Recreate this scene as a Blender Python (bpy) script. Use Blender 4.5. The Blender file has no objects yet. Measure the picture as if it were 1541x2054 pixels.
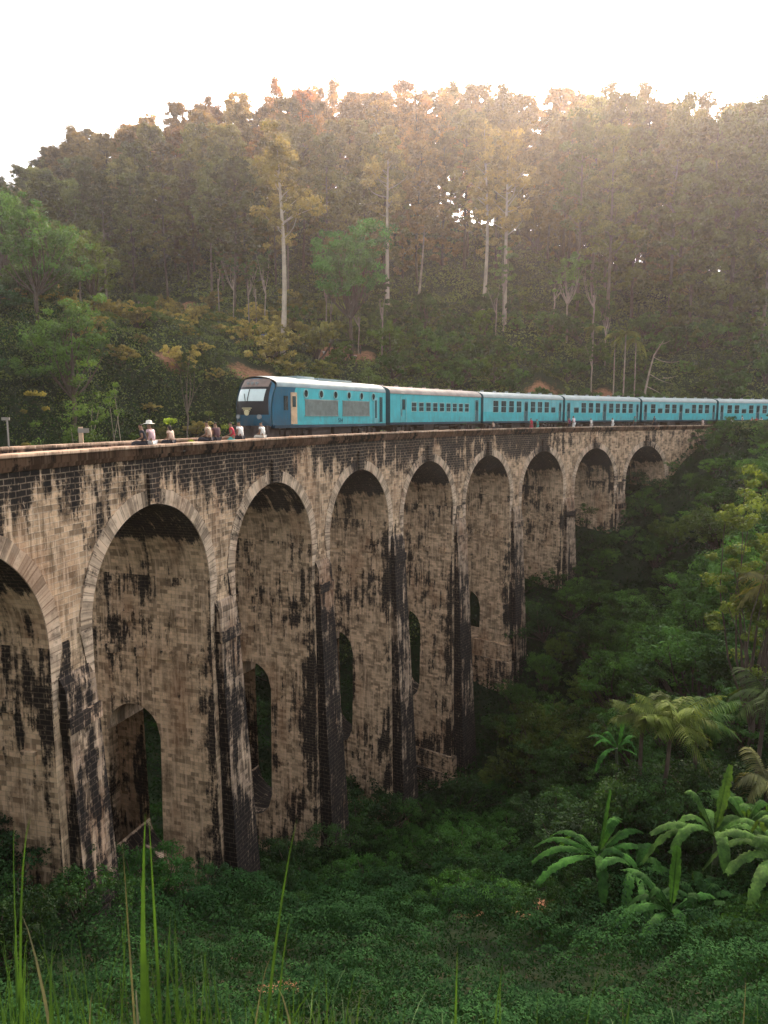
import bpy, math, random
import numpy as np
from mathutils import Vector

# ------------------------------------------------------------------ camera, sky, sun
sc = bpy.context.scene
COL = sc.collection
F = 1438.0; PITCH = 0.133                     # focal length in photo pixels, downward tilt
cam_d = bpy.data.cameras.new('camera'); cam = bpy.data.objects.new('camera', cam_d); COL.objects.link(cam)
cam.location = (0, 0, 0); cam.rotation_euler = (math.pi / 2 - PITCH, 0, 0)
cam_d.sensor_fit = 'VERTICAL'; cam_d.sensor_height = 36; cam_d.sensor_width = 27; cam_d.lens = F / 2054 * 36
cam_d.clip_start = 0.05; cam_d.clip_end = 6000
cam_d.dof.use_dof = True; cam_d.dof.focus_distance = 45; cam_d.dof.aperture_fstop = 9
sc.camera = cam

SUN_EL, SUN_AZ = math.radians(31), math.radians(14)     # azimuth measured from +Y towards +X (behind the hill)
wd = bpy.data.worlds.new('World'); sc.world = wd; wd.use_nodes = True
wn = wd.node_tree; bg = wn.nodes['Background']
sky = wn.nodes.new('ShaderNodeTexSky'); sky.sky_type = 'NISHITA'; sky.sun_disc = False
sky.sun_elevation = SUN_EL; sky.sun_rotation = SUN_AZ
sky.air_density = 1.3; sky.dust_density = 5.0; sky.ozone_density = 1.0
hsv = wn.nodes.new('ShaderNodeHueSaturation'); hsv.inputs['Saturation'].default_value = 0.18
wn.links.new(sky.outputs[0], hsv.inputs['Color']); wn.links.new(hsv.outputs[0], bg.inputs['Color'])
bg.inputs['Strength'].default_value = 0.15
sun_d = bpy.data.lights.new('sun', 'SUN'); sun_d.energy = 3.0; sun_d.angle = math.radians(12); sun_d.color = (1, 0.70, 0.48)
sun = bpy.data.objects.new('sun', sun_d); COL.objects.link(sun)
sdir = Vector((math.sin(SUN_AZ) * math.cos(SUN_EL), math.cos(SUN_AZ) * math.cos(SUN_EL), math.sin(SUN_EL)))
sun.rotation_euler = sdir.to_track_quat('Z', 'Y').to_euler(); sun.location = (30, 200, 150)
sc.view_settings.view_transform = 'Standard'; sc.view_settings.look = 'None'
sc.view_settings.exposure = 1.68; sc.view_settings.gamma = 1
sc.cycles.max_bounces = 6; sc.cycles.transparent_max_bounces = 8; sc.cycles.volume_bounces = 0
sc.cycles.use_denoising = True

# ------------------------------------------------------------------ helpers
CP, SP = math.cos(PITCH), math.sin(PITCH)
def at(px, py, d):
    u = (px - 770.5) / F; v = (1027 - py) / F
    D = np.array([u, CP + v * SP, -SP + v * CP]); return D * (d / D[1])

def tag(o, label=None, cat=None, group=None, kind=None):
    if label: o['label'] = label
    if cat: o['category'] = cat
    if group: o['group'] = group
    if kind: o['kind'] = kind
    return o

def empty(name, loc=(0, 0, 0), rz=0.0, rx=0.0):
    o = bpy.data.objects.new(name, None); COL.objects.link(o); o.location = tuple(loc); o.rotation_euler = (rx, 0, rz)
    o.empty_display_size = 0.2
    return o

def mk(name, V, Fq, mats, parent=None, uv=None, attrs=None, midx=None, smooth=False):
    V = np.asarray(V, dtype=np.float32).reshape(-1, 3)
    me = bpy.data.meshes.new(name)
    if isinstance(Fq, np.ndarray):
        n, k = Fq.shape
        me.vertices.add(len(V)); me.vertices.foreach_set('co', V.ravel())
        me.loops.add(n * k); me.loops.foreach_set('vertex_index', Fq.astype(np.int32).ravel())
        me.polygons.add(n); me.polygons.foreach_set('loop_start', np.arange(0, n * k, k, dtype=np.int32))
        me.polygons.foreach_set('loop_total', np.full(n, k, dtype=np.int32))
        me.update(calc_edges=True)
    else:
        me.from_pydata(V.tolist(), [], [list(f) for f in Fq])
    if not isinstance(mats, (list, tuple)): mats = [mats]
    for m in mats: me.materials.append(m)
    if midx is not None: me.polygons.foreach_set('material_index', np.asarray(midx, dtype=np.int32))
    if uv is not None:
        l = me.uv_layers.new(name='UVMap'); vi = np.zeros(len(me.loops), dtype=np.int32)
        me.loops.foreach_get('vertex_index', vi)
        l.data.foreach_set('uv', np.asarray(uv, dtype=np.float32)[vi].ravel())
    if attrs:
        for an, av in attrs.items():
            av = np.asarray(av, dtype=np.float32)
            a = me.attributes.new(an, 'FLOAT', 'POINT'); a.data.foreach_set('value', av.ravel())
    if smooth: me.polygons.foreach_set('use_smooth', np.ones(len(me.polygons), dtype=bool))
    me.update()
    o = bpy.data.objects.new(name, me); COL.objects.link(o)
    if parent is not None: o.parent = parent
    return o

class MB:
    """collects shapes, then builds ONE mesh"""
    def __init__(s): s.V = []; s.F = []; s.U = []; s.S = []; s.M = []; s.n = 0
    def grid(s, P, UV=None, st=0.0, m=0, closed=False):
        P = np.asarray(P, float); a, b = P.shape[:2]
        s.V.append(P.reshape(-1, 3))
        s.U.append(np.zeros((a * b, 2)) if UV is None else np.asarray(UV, float).reshape(-1, 2))
        s.S.append(np.broadcast_to(np.asarray(st, float), (a, b)).reshape(-1))
        i = np.arange(a * b).reshape(a, b) + s.n
        q = np.stack([i[:-1, :-1], i[1:, :-1], i[1:, 1:], i[:-1, 1:]], -1).reshape(-1, 4)
        s.F.append(q); s.M.append(np.full(len(q), m))
        if closed:
            q = np.stack([i[:-1, -1], i[1:, -1], i[1:, 0], i[:-1, 0]], -1); s.F.append(q); s.M.append(np.full(len(q), m))
        s.n += a * b
    def box(s, x0, x1, y0, y1, z0, z1, m=0, st=0.0, f=None):
        c = [(x0, y0), (x1, y0), (x1, y1), (x0, y1), (x0, y0)]
        g = lambda A: [[f(*p) for p in r] for r in A] if f else A
        s.grid(g([[(x, y, z) for x, y in c] for z in (z0, z1)]), m=m, st=st,
               UV=[[(u, z) for u in (0, x1 - x0, x1 - x0 + y1 - y0, 2 * (x1 - x0) + y1 - y0, 2 * (x1 - x0 + y1 - y0))] for z in (z0, z1)])
        for z in (z0, z1): s.grid(g([[(x0, y0, z), (x1, y0, z)], [(x0, y1, z), (x1, y1, z)]]), m=m, st=st, UV=[[(x0, y0), (x1, y0)], [(x0, y1), (x1, y1)]])
    def tube(s, pts, rad, k=8, m=0, cap=True):
        pts = np.asarray(pts, float); n = len(pts); rad = np.broadcast_to(np.asarray(rad, float), (n,))
        T = np.gradient(pts, axis=0); T /= np.linalg.norm(T, axis=1)[:, None] + 1e-9
        ref = np.array([0.02, 1, 0.03]) if abs(T[0][1]) < .8 else np.array([1., 0.02, 0.03])
        A = np.cross(T, ref); A /= np.linalg.norm(A, axis=1)[:, None] + 1e-9; B = np.cross(T, A)
        t = np.linspace(0, 2 * np.pi, k, endpoint=False)
        P = pts[:, None] + rad[:, None, None] * (A[:, None] * np.cos(t)[None, :, None] + B[:, None] * np.sin(t)[None, :, None])
        s.grid(P, m=m, closed=True)
        if cap:
            for e in (0, -1):
                c = np.repeat(pts[e][None], k, 0); s.grid(np.stack([P[e], c]), m=m, closed=True)
    def build(s, name, mats, parent=None, smooth=False, uv=True):
        return mk(name, np.concatenate(s.V), np.concatenate(s.F), mats, parent, np.concatenate(s.U) if uv else None,
                  {'stain': np.concatenate(s.S)}, np.concatenate(s.M), smooth)

def copy_thing(o, parent=None):
    c = o.copy(); COL.objects.link(c); c.parent = parent
    for ch in o.children: copy_thing(ch, c)
    return c

# ------------------------------------------------------------------ materials
def new_mat(name):
    m = bpy.data.materials.new(name); m.use_nodes = True; return m, m.node_tree, m.node_tree.nodes['Principled BSDF']
def N(nt, t, **kw):
    n = nt.nodes.new(t)
    for k, v in kw.items():
        if k in n.inputs: n.inputs[k].default_value = v
        else: setattr(n, k, v)
    return n
def mixc(nt, fac, a, b, blend='MIX'):
    n = nt.nodes.new('ShaderNodeMix'); n.data_type = 'RGBA'; n.blend_type = blend
    for i, v in ((0, fac), (6, a), (7, b)):
        if isinstance(v, bpy.types.NodeSocket): nt.links.new(v, n.inputs[i])
        elif i == 0: n.inputs[0].default_value = v
        else: n.inputs[i].default_value = (*v, 1)
    return n.outputs[2]
def math_(nt, op, a, b=None, c=None, clamp=False):
    n = nt.nodes.new('ShaderNodeMath'); n.operation = op; n.use_clamp = clamp
    for i, v in enumerate((a, b, c)):
        if v is None: continue
        if isinstance(v, bpy.types.NodeSocket): nt.links.new(v, n.inputs[i])
        else: n.inputs[i].default_value = v
    return n.outputs[0]
def ramp(nt, v, lo, hi):
    n = nt.nodes.new('ShaderNodeMapRange'); n.interpolation_type = 'SMOOTHSTEP'
    nt.links.new(v, n.inputs[0]); n.inputs[1].default_value = lo; n.inputs[2].default_value = hi
    return n.outputs[0]
def noise(nt, vec, scale, detail=4, rough=0.6, sx=None):
    if sx is not None:
        mp = nt.nodes.new('ShaderNodeMapping'); nt.links.new(vec, mp.inputs[0]); mp.inputs['Scale'].default_value = sx; vec = mp.outputs[0]
    n = nt.nodes.new('ShaderNodeTexNoise'); n.inputs['Scale'].default_value = scale; n.inputs['Detail'].default_value = detail
    n.inputs['Roughness'].default_value = rough; nt.links.new(vec, n.inputs['Vector']); return n.outputs['Fac']

def stone_mat(name, c1, c2, mortar, bw=0.46, bh=0.2, lime=(.70, .51, .36), black=(.009, .008, .009), bumpd=.03, contrast=1.0, mortar_keep=.36):
    m, nt, bs = new_mat(name)
    uvn = N(nt, 'ShaderNodeUVMap'); uv = uvn.outputs[0]
    geo = N(nt, 'ShaderNodeTexCoord').outputs['Object']
    # slight waviness of the courses
    wv = N(nt, 'ShaderNodeTexNoise', Scale=.8); nt.links.new(uv, wv.inputs['Vector'])
    sub = nt.nodes.new('ShaderNodeVectorMath'); sub.operation = 'MULTIPLY_ADD'
    nt.links.new(wv.outputs['Color'], sub.inputs[0]); sub.inputs[1].default_value = (.10, .10, 0); nt.links.new(uv, sub.inputs[2])
    br = N(nt, 'ShaderNodeTexBrick', offset=.5); nt.links.new(sub.outputs[0], br.inputs['Vector'])
    br.inputs['Scale'].default_value = 1; br.inputs['Brick Width'].default_value = bw; br.inputs['Row Height'].default_value = bh
    br.inputs['Mortar Size'].default_value = .022; br.inputs['Mortar Smooth'].default_value = .3; br.inputs['Bias'].default_value = -.1
    br.inputs['Color1'].default_value = (*c1, 1); br.inputs['Color2'].default_value = (*c2, 1); br.inputs['Mortar'].default_value = (*mortar, 1)
    mort = br.outputs['Fac']
    big = noise(nt, geo, .22, 5, .62); mid = noise(nt, geo, 1.3, 5, .65); fine = noise(nt, geo, 7, 4, .7)
    streak = noise(nt, uv, 1.0, 5, .65, (2.6, .22, 1)); streak2 = noise(nt, uv, 1.0, 4, .6, (6.5, .5, 1))
    deep = tuple(x * .30 for x in c2); pale = tuple(min(.85, x * 1.25) for x in c1)
    br2 = N(nt, 'ShaderNodeTexBrick', offset=.5); nt.links.new(sub.outputs[0], br2.inputs['Vector']); br2.inputs['Scale'].default_value = 1
    br2.inputs['Brick Width'].default_value = bw; br2.inputs['Row Height'].default_value = bh; br2.inputs['Mortar Size'].default_value = .0
    br2.inputs['Color1'].default_value = (0, 0, 0, 1); br2.inputs['Color2'].default_value = (1, 1, 1, 1); br2.inputs['Bias'].default_value = 0
    rnd = N(nt, 'ShaderNodeSeparateColor'); nt.links.new(br2.outputs['Color'], rnd.inputs[0]); rnd = rnd.outputs[0]
    col = mixc(nt, math_(nt, 'MULTIPLY', ramp(nt, rnd, .58, 1.0), .75), br.outputs['Color'], deep)
    col = mixc(nt, math_(nt, 'MULTIPLY', ramp(nt, rnd, .35, .0), .45), col, pale)
    col = mixc(nt, math_(nt, 'MULTIPLY', ramp(nt, mid, .42, .68), .85), col, deep)
    col = mixc(nt, math_(nt, 'MULTIPLY', ramp(nt, streak2, .51, .66), .72), col, lime)
    col = mixc(nt, math_(nt, 'MULTIPLY', ramp(nt, streak2, .47, .34), .60), col, deep)
    rust = noise(nt, geo, .5, 4, .6, (1, 1, .45)); col = mixc(nt, math_(nt, 'MULTIPLY', ramp(nt, rust, .50, .68), .38), col, (.26, .115, .055))
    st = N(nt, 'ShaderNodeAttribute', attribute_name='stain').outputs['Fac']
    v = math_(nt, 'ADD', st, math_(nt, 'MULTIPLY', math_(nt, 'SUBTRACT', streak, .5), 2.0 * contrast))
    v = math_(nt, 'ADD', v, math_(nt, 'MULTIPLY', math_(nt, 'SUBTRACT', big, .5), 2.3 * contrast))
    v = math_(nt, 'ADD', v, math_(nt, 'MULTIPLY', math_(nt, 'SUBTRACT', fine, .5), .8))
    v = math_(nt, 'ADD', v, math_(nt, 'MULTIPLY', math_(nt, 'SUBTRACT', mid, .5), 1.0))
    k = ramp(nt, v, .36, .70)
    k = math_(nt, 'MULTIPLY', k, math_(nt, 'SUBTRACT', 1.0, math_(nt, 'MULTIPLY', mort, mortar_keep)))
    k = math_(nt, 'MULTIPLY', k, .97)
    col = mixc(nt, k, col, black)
    # pale lichen flecks on the black
    fl = noise(nt, uv, 1.0, 6, .75, (5, 1.7, 1)); col = mixc(nt, math_(nt, 'MULTIPLY', ramp(nt, fl, .60, .68), .55), col, lime)
    nt.links.new(col, bs.inputs['Base Color']); bs.inputs['Roughness'].default_value = .93
    bs.inputs['Specular IOR Level'].default_value = .15
    bp = N(nt, 'ShaderNodeBump', Distance=bumpd, Strength=.8)
    h = math_(nt, 'SUBTRACT', math_(nt, 'MULTIPLY', fine, .8), math_(nt, 'MULTIPLY', mort, .7)); nt.links.new(h, bp.inputs['Height'])
    nt.links.new(bp.outputs[0], bs.inputs['Normal'])
    return m

M = {}
M['stone'] = stone_mat('coursed_stone', (.62, .42, .27), (.44, .29, .18), (.62, .475, .35))
M['pilaster'] = stone_mat('blackened_pilaster_stone', (.40, .29, .21), (.27, .19, .13), (.33, .25, .20), bw=.5, bh=.24, mortar_keep=.2, contrast=1.5)
M['ring'] = stone_mat('arch_ring_stone', (.66, .50, .37), (.54, .40, .29), (.30, .21, .15), bw=.32, bh=1.2, mortar_keep=.2)
M['render'] = stone_mat('lime_plaster', (.69, .49, .325), (.57, .39, .25), (.52, .38, .26), bw=.42, bh=.18, bumpd=.025, mortar_keep=.15, contrast=1.25)
M['cornice'] = stone_mat('cornice_stone', (.27, .15, .10), (.22, .12, .08), (.16, .09, .06), bw=1.1, bh=.6, lime=(.32, .2, .14), bumpd=.01)
M['coping'] = stone_mat('coping_stone', (.40, .28, .20), (.34, .23, .16), (.22, .15, .11), bw=1.1, bh=.8, lime=(.5, .38, .29), bumpd=.01)

def plain(name, c, rough=.7, metal=0., var=.18, sc_=3., spec=.3, coat=0.):
    m, nt, bs = new_mat(name)
    geo = N(nt, 'ShaderNodeTexCoord').outputs['Object']
    n = noise(nt, geo, sc_, 4, .6)
    col = mixc(nt, ramp(nt, n, .3, .7), tuple(x * (1 - var) for x in c), tuple(min(1, x * (1 + var)) for x in c))
    nt.links.new(col, bs.inputs['Base Color']); bs.inputs['Roughness'].default_value = rough; bs.inputs['Metallic'].default_value = metal
    bs.inputs['Specular IOR Level'].default_value = spec
    if coat: bs.inputs['Coat Weight'].default_value = coat
    return m

def painted(name, c, rough=.42, coat=0., grime=(.10, .085, .07)):
    m = plain(name, c, rough, var=.10, sc_=.9, spec=.35, coat=coat); nt = m.node_tree; bs = nt.nodes['Principled BSDF']
    geo = N(nt, 'ShaderNodeTexCoord').outputs['Object']; src = bs.inputs['Base Color'].links[0].from_socket
    s1 = noise(nt, geo, 1.0, 5, .7, (5, 1, .5)); s2 = noise(nt, geo, 2.2, 5, .7)
    sep = N(nt, 'ShaderNodeSeparateXYZ'); nt.links.new(geo, sep.inputs[0]); low = ramp(nt, sep.outputs['Z'], 2.0, .9)
    f_ = math_(nt, 'ADD', math_(nt, 'MULTIPLY', ramp(nt, s1, .48, .75), .38), math_(nt, 'MULTIPLY', math_(nt, 'MULTIPLY', low, ramp(nt, s2, .3, .7)), .40), clamp=True)
    # panel seams along the side
    wv = N(nt, 'ShaderNodeTexWave', Scale=.36); nt.links.new(geo, wv.inputs['Vector']); seam = ramp(nt, wv.outputs['Fac'], .9985, .9998)
    f_ = math_(nt, 'MAXIMUM', f_, math_(nt, 'MULTIPLY', seam, .35))
    nt.links.new(mixc(nt, f_, src, grime), bs.inputs['Base Color']); return m

def leaf_mat(name, c, trans=.35, tint=True, var=.5, sc_=.35, rough=.6, spec=.10):
    m, nt, bs = new_mat(name); nt.nodes.remove(bs); out = nt.nodes['Material Output']
    geo = N(nt, 'ShaderNodeNewGeometry').outputs['Position']
    big = noise(nt, geo, sc_, 3, .6); fine = noise(nt, geo, sc_ * 8, 3, .7)
    base = c
    if tint:
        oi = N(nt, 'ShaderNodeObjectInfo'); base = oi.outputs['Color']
    dk = mixc(nt, 1.0, base, (1 - var,) * 3, 'MULTIPLY'); lt = mixc(nt, 1.0, base, (1 + var * .9, 1 + var * .8, 1 + var * .3), 'MULTIPLY')
    col = mixc(nt, ramp(nt, big, .35, .65), dk, lt)
    col = mixc(nt, ramp(nt, fine, .3, .75), col, mixc(nt, 1.0, col, (1.5, 1.45, 1.1), 'MULTIPLY'))
    d = N(nt, 'ShaderNodeBsdfPrincipled', Roughness=rough); d.inputs['Specular IOR Level'].default_value = spec
    nt.links.new(col, d.inputs['Base Color'])
    t = N(nt, 'ShaderNodeBsdfTranslucent'); nt.links.new(mixc(nt, 1.0, col, (1.5, 1.35, .6), 'MULTIPLY'), t.inputs['Color'])
    mx = N(nt, 'ShaderNodeMixShader'); mx.inputs[0].default_value = trans
    nt.links.new(d.outputs[0], mx.inputs[1]); nt.links.new(t.outputs[0], mx.inputs[2]); nt.links.new(mx.outputs[0], out.inputs['Surface'])
    return m

M['leaf'] = leaf_mat('tree_foliage', (0, 0, 0))
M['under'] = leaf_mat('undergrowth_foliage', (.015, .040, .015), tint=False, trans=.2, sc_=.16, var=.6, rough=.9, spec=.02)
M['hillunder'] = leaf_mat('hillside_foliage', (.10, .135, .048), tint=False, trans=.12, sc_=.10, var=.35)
M['tea'] = leaf_mat('tea_leaves', (.015, .043, .018), tint=False, trans=.15, sc_=.5, var=.4, rough=.9, spec=.02)
M['banana'] = leaf_mat('banana_leaf', (.04, .12, .045), tint=True, trans=.3, sc_=1.5, var=.4, rough=.7, spec=.05)
M['grass'] = leaf_mat('grass_blade', (.030, .072, .018), tint=False, trans=.22, sc_=2.0, var=.35, rough=.5)
M['drygrass'] = leaf_mat('dry_grass_blade', (.15, .14, .09), tint=False, trans=.06, sc_=3.0, var=.25)
M['bark'] = plain('pale_bark', (.30, .24, .19), .9, var=.35, sc_=1.2)
M['palebark'] = plain('pale_cream_bark', (.46, .38, .30), .9, var=.2, sc_=1.)
M['midbark'] = plain('brown_grey_bark', (.15, .115, .09), .95, var=.35, sc_=1.2)
M['darkbark'] = plain('dark_bark', (.085, .062, .048), .95, var=.35, sc_=1.5)

# ------------------------------------------------------------------ bridge axis
X0, Y0, TH0, KC = -9.308, 28.55, 1.2749, -0.0090
HP = 1.13; GAP = 2.39; W = 7.6; S = 10.2; R = 4.0; RO = 4.62
ZC = -HP - GAP - R                     # springing level
RAIL = -1.54
def pt(s, off=0.0):
    th = TH0 + KC * s
    return X0 + (math.sin(th) - math.sin(TH0)) / KC - off * math.sin(th), Y0 - (math.cos(th) - math.cos(TH0)) / KC + off * math.cos(th)
def bp(s, off, z):
    x, y = pt(s, off); return (x, y, z)
def bpa(s, off, z):
    s, off, z = np.broadcast_arrays(np.asarray(s, float), np.asarray(off, float), np.asarray(z, float))
    th = TH0 + KC * s
    x = X0 + (np.sin(th) - math.sin(TH0)) / KC - off * np.sin(th); y = Y0 - (np.cos(th) - math.cos(TH0)) / KC + off * np.cos(th)
    return np.stack([x, y, z], -1)

# ------------------------------------------------------------------ terrain
PIERS = [-5.1 + 10.2 * i for i in range(9)] + [-15.3]
BASE = [-17.0, -24.2, -27.8, -31.3, -32.5, -24.2, -17.5, -12.2, -8.6, -10.5]
ctl = [(0, 0, -1.75), (-6, 0, -2.2), (8, 0, -2.6), (0, -14, 1), (-25, -10, 2), (30, -12, -1), (0, 3, -3.9), (-6, 4, -5), (8, 4, -6),
       (0, 8, -9), (-7, 9, -9.5), (9, 9, -10), (0, 14, -14.2), (-8, 15, -14.2), (10, 15, -14), (20, 14, -12.5), (-25, 15, -10), (-20, 5, -5),
       (0, 22, -18.3), (10, 22, -17.2), (18, 24, -16.5), (30, 24, -13), (2, 32, -22.8), (14, 33, -20.5), (26, 35, -15.5), (40, 35, -9),
       (8, 45, -28.2), (17, 46, -24.5), (29, 50, -16), (42, 52, -7), (20, 58, -25), (30, 64, -16), (38, 68, -8.5), (46, 74, -3.2), (60, 70, 1),
       (36, 80, -8.5), (42, 87, -3.4), (46, 95, -2.2), (60, 100, -1.6), (80, 95, 2)]
for s_, b_ in zip(PIERS, BASE):
    x, y = pt(s_, 3.8); ctl.append((x, y, b_))
for s_, o_, z_ in ((-20.3, 4, -8.), (-30, 4, -2.3), (-45, 4, -2), (86.5, 4, -2.2), (96, 4, -2.1), (108, 4, -2.1), (5, 20, -22), (5, 34, -14), (-10, 24, -12), (-25, 25, -5),
                   (25, 20, -27), (25, 36, -19), (45, 18, -19), (40, 38, -10), (60, 18, -9), (80, 14, -4)):
    x, y = pt(s_, o_); ctl.append((x, y, z_))
def hill(px, py, d): return tuple(at(px, py, d))
ctl += [hill(*a) for a in ((-500, 860, 60), (0, 866, 72), (250, 860, 82), (480, 790, 92), (520, 752, 97), (690, 712, 112), (567, 712, 106), (850, 770, 108), (1000, 800, 108), (1150, 800, 112), (1400, 800, 115),
                           (1541, 790, 112), (1800, 780, 110), (778, 610, 142), (970, 600, 140), (1135, 665, 126), (1400, 655, 130), (1541, 655, 130), (300, 640, 135), (100, 690, 130), (-200, 700, 130),
                           (-300, 600, 200), (0, 570, 190), (150, 500, 186), (300, 455, 186), (450, 425, 190), (600, 410, 192), (770, 425, 188), (950, 455, 178), (1100, 490, 168), (1250, 535, 160), (1400, 560, 155), (1541, 560, 155), (1900, 560, 160))]
for px, py, d in ((-300, 600, 200), (150, 500, 190), (450, 440, 190), (770, 430, 188), (1100, 490, 170), (1400, 560, 155), (1800, 560, 155)):
    p = at(px, py, d); ctl.append((p[0] * 1.35, p[1] * 1.38, p[2] * .35)); ctl.append((p[0] * 2, p[1] * 2.2, -10))
ctl += [(-220, 60, -5), (-220, 200, 10), (260, 60, 10), (300, 200, 10), (-200, -100, 0), (200, -100, 0), (0, -120, 0)]
ctl = np.array(ctl, float)
def _U(r2): return np.where(r2 > 1e-9, .5 * r2 * np.log(r2 + 1e-12), 0)
_n = len(ctl); _d2 = ((ctl[:, None, :2] - ctl[None, :, :2]) ** 2).sum(-1)
_A = np.zeros((_n + 3, _n + 3)); _A[:_n, :_n] = _U(_d2) + np.eye(_n) * 8.0
_A[:_n, _n] = 1; _A[:_n, _n + 1:] = ctl[:, :2]; _A[_n, :_n] = 1; _A[_n + 1:, :_n] = ctl[:, :2].T
_w = np.linalg.solve(_A, np.r_[ctl[:, 2], 0, 0, 0])
def _base(x, y):
    x = np.asarray(x, float); y = np.asarray(y, float); sh = x.shape; x = x.ravel(); y = y.ravel(); out = np.zeros(len(x))
    for i in range(0, len(x), 20000):
        xx, yy = x[i:i + 20000], y[i:i + 20000]
        d2 = (xx[:, None] - ctl[None, :, 0]) ** 2 + (yy[:, None] - ctl[None, :, 1]) ** 2
        out[i:i + 20000] = _U(d2) @ _w[:_n] + _w[_n] + _w[_n + 1] * xx + _w[_n + 2] * yy
    return out.reshape(sh)
_r = np.random.RandomState(5); _k = [(_r.uniform(.06, .5), _r.uniform(0, 6.28), _r.uniform(0, 6.28)) for _ in range(16)]
def lump(x, y):
    v = 0
    for f_, a_, p_ in _k: v = v + np.sin((x * math.cos(a_) + y * math.sin(a_)) * f_ * 3 + p_) * (.16 / (f_ + .25)) * .35
    return v
def ground(x, y):
    x = np.asarray(x, float); y = np.asarray(y, float); r = np.hypot(x, y - 80)
    z = _base(np.clip(x, -240, 300), np.clip(y, -130, 420))
    z = z + lump(x, y) * np.clip((np.hypot(x, y) - 3) / 12, 0, 1)
    return np.where(r > 380, z + (-14 - z) * np.clip((r - 380) / 150, 0, 1), z)
def gz(x, y): return float(ground(np.array([x]), np.array([y]))[0])

DIRT = [(at(690, 700, 112), 4.2), (at(625, 665, 119), 3), (at(520, 760, 97), 3.2), (at(515, 695, 108), 2.2), (at(1090, 750, 112), 2.4), (at(345, 770, 95), 1.8), (at(1225, 760, 113), 2.6), (at(250, 620, 138), 4), (at(370, 620, 138), 3),
        (at(1060, 1835, 27), 1.0), (at(960, 1830, 27), .7), (at(575, 1920, 20), .7)]
def dirt(x, y):
    v = np.zeros(np.shape(x))
    for p, r in DIRT:
        dx = (x - p[0]); dy = (y - p[1]); v = np.maximum(v, 1 - np.sqrt((dx / (r * 1.5)) ** 2 + (dy / r) ** 2) + .25 * np.sin(x * 1.3 + y) * np.cos(y * .9 - x * .4))
    return np.clip(v, 0, 1)

gx = np.concatenate([np.array([-3000, -1500, -800, -450]), np.linspace(-260, -80, 50), np.linspace(-77, 77, 200), np.linspace(80, 300, 60), np.array([450, 800, 1500, 3000])])
gy = np.concatenate([np.array([-1500, -500, -200, -80]), np.linspace(-30, 5, 24), np.linspace(5.6, 100, 150), np.linspace(101.5, 240, 90), np.linspace(244, 420, 30), np.array([600, 1000, 1800, 3500])])
GX, GY = np.meshgrid(gx, gy, indexing='ij'); GZ = ground(GX, GY)
a_, b_ = GX.shape; ii = np.arange(a_ * b_).reshape(a_, b_)
q = np.stack([ii[:-1, :-1], ii[1:, :-1], ii[1:, 1:], ii[:-1, 1:]], -1).reshape(-1, 4)
m, nt, bs = new_mat('soil_and_litter')
geo = N(nt, 'ShaderNodeTexCoord').outputs['Object']
n1 = noise(nt, geo, .35, 6, .65); n2 = noise(nt, geo, 2.5, 5, .7)
gcol = mixc(nt, ramp(nt, n1, .35, .65), (.010, .020, .009), (.022, .038, .015)); gcol = mixc(nt, ramp(nt, n2, .5, .75), gcol, (.024, .022, .012))
dcol = mixc(nt, ramp(nt, n2, .3, .7), (.24, .11, .06), (.34, .18, .105))
dat = N(nt, 'ShaderNodeAttribute', attribute_name='dirt').outputs['Fac']
dv = ramp(nt, math_(nt, 'ADD', dat, math_(nt, 'MULTIPLY', math_(nt, 'SUBTRACT', n2, .5), .9)), .05, .55)
nt.links.new(mixc(nt, dv, gcol, dcol), bs.inputs['Base Color']); bs.inputs['Roughness'].default_value = 1; bs.inputs['Specular IOR Level'].default_value = .1
bpn = N(nt, 'ShaderNodeBump', Distance=.3, Strength=.7); nt.links.new(n2, bpn.inputs['Height']); nt.links.new(bpn.outputs[0], bs.inputs['Normal'])
terr = mk('ground', np.stack([GX, GY, GZ], -1), q, m, attrs={'dirt': dirt(GX, GY)}, smooth=True)
tag(terr, kind='structure')

# ------------------------------------------------------------------ viaduct
rs = np.random.RandomState(11)
vroot = empty('viaduct', (*pt(35, 3.8), -30))
tag(vroot, 'long curved stone viaduct with nine tall arches, tan and black stained, under the blue train', 'bridge')
vloc = np.array(vroot.location)
def vb(b, name, mat, smooth=False):
    for v in b.V: v -= vloc
    return b.build(name, mat, vroot, smooth)
ZTOP = -1.52
def topstain(s, z):     # black growth in the band below the cornice, fading away towards the far, newer looking arches
    d = np.clip((z - (ZTOP - 3.6)) / 3.6, 0, 1) ** .7
    near = np.clip((62 - s) / 12, 0, 1)
    return d * (.36 + .62 * near) - .05
def prof(z): return 1.1 + (ZC - z) * .022      # pier half length along the bridge
def bat(z): return (ZC - z) * .022              # batter of the pier face

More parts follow.
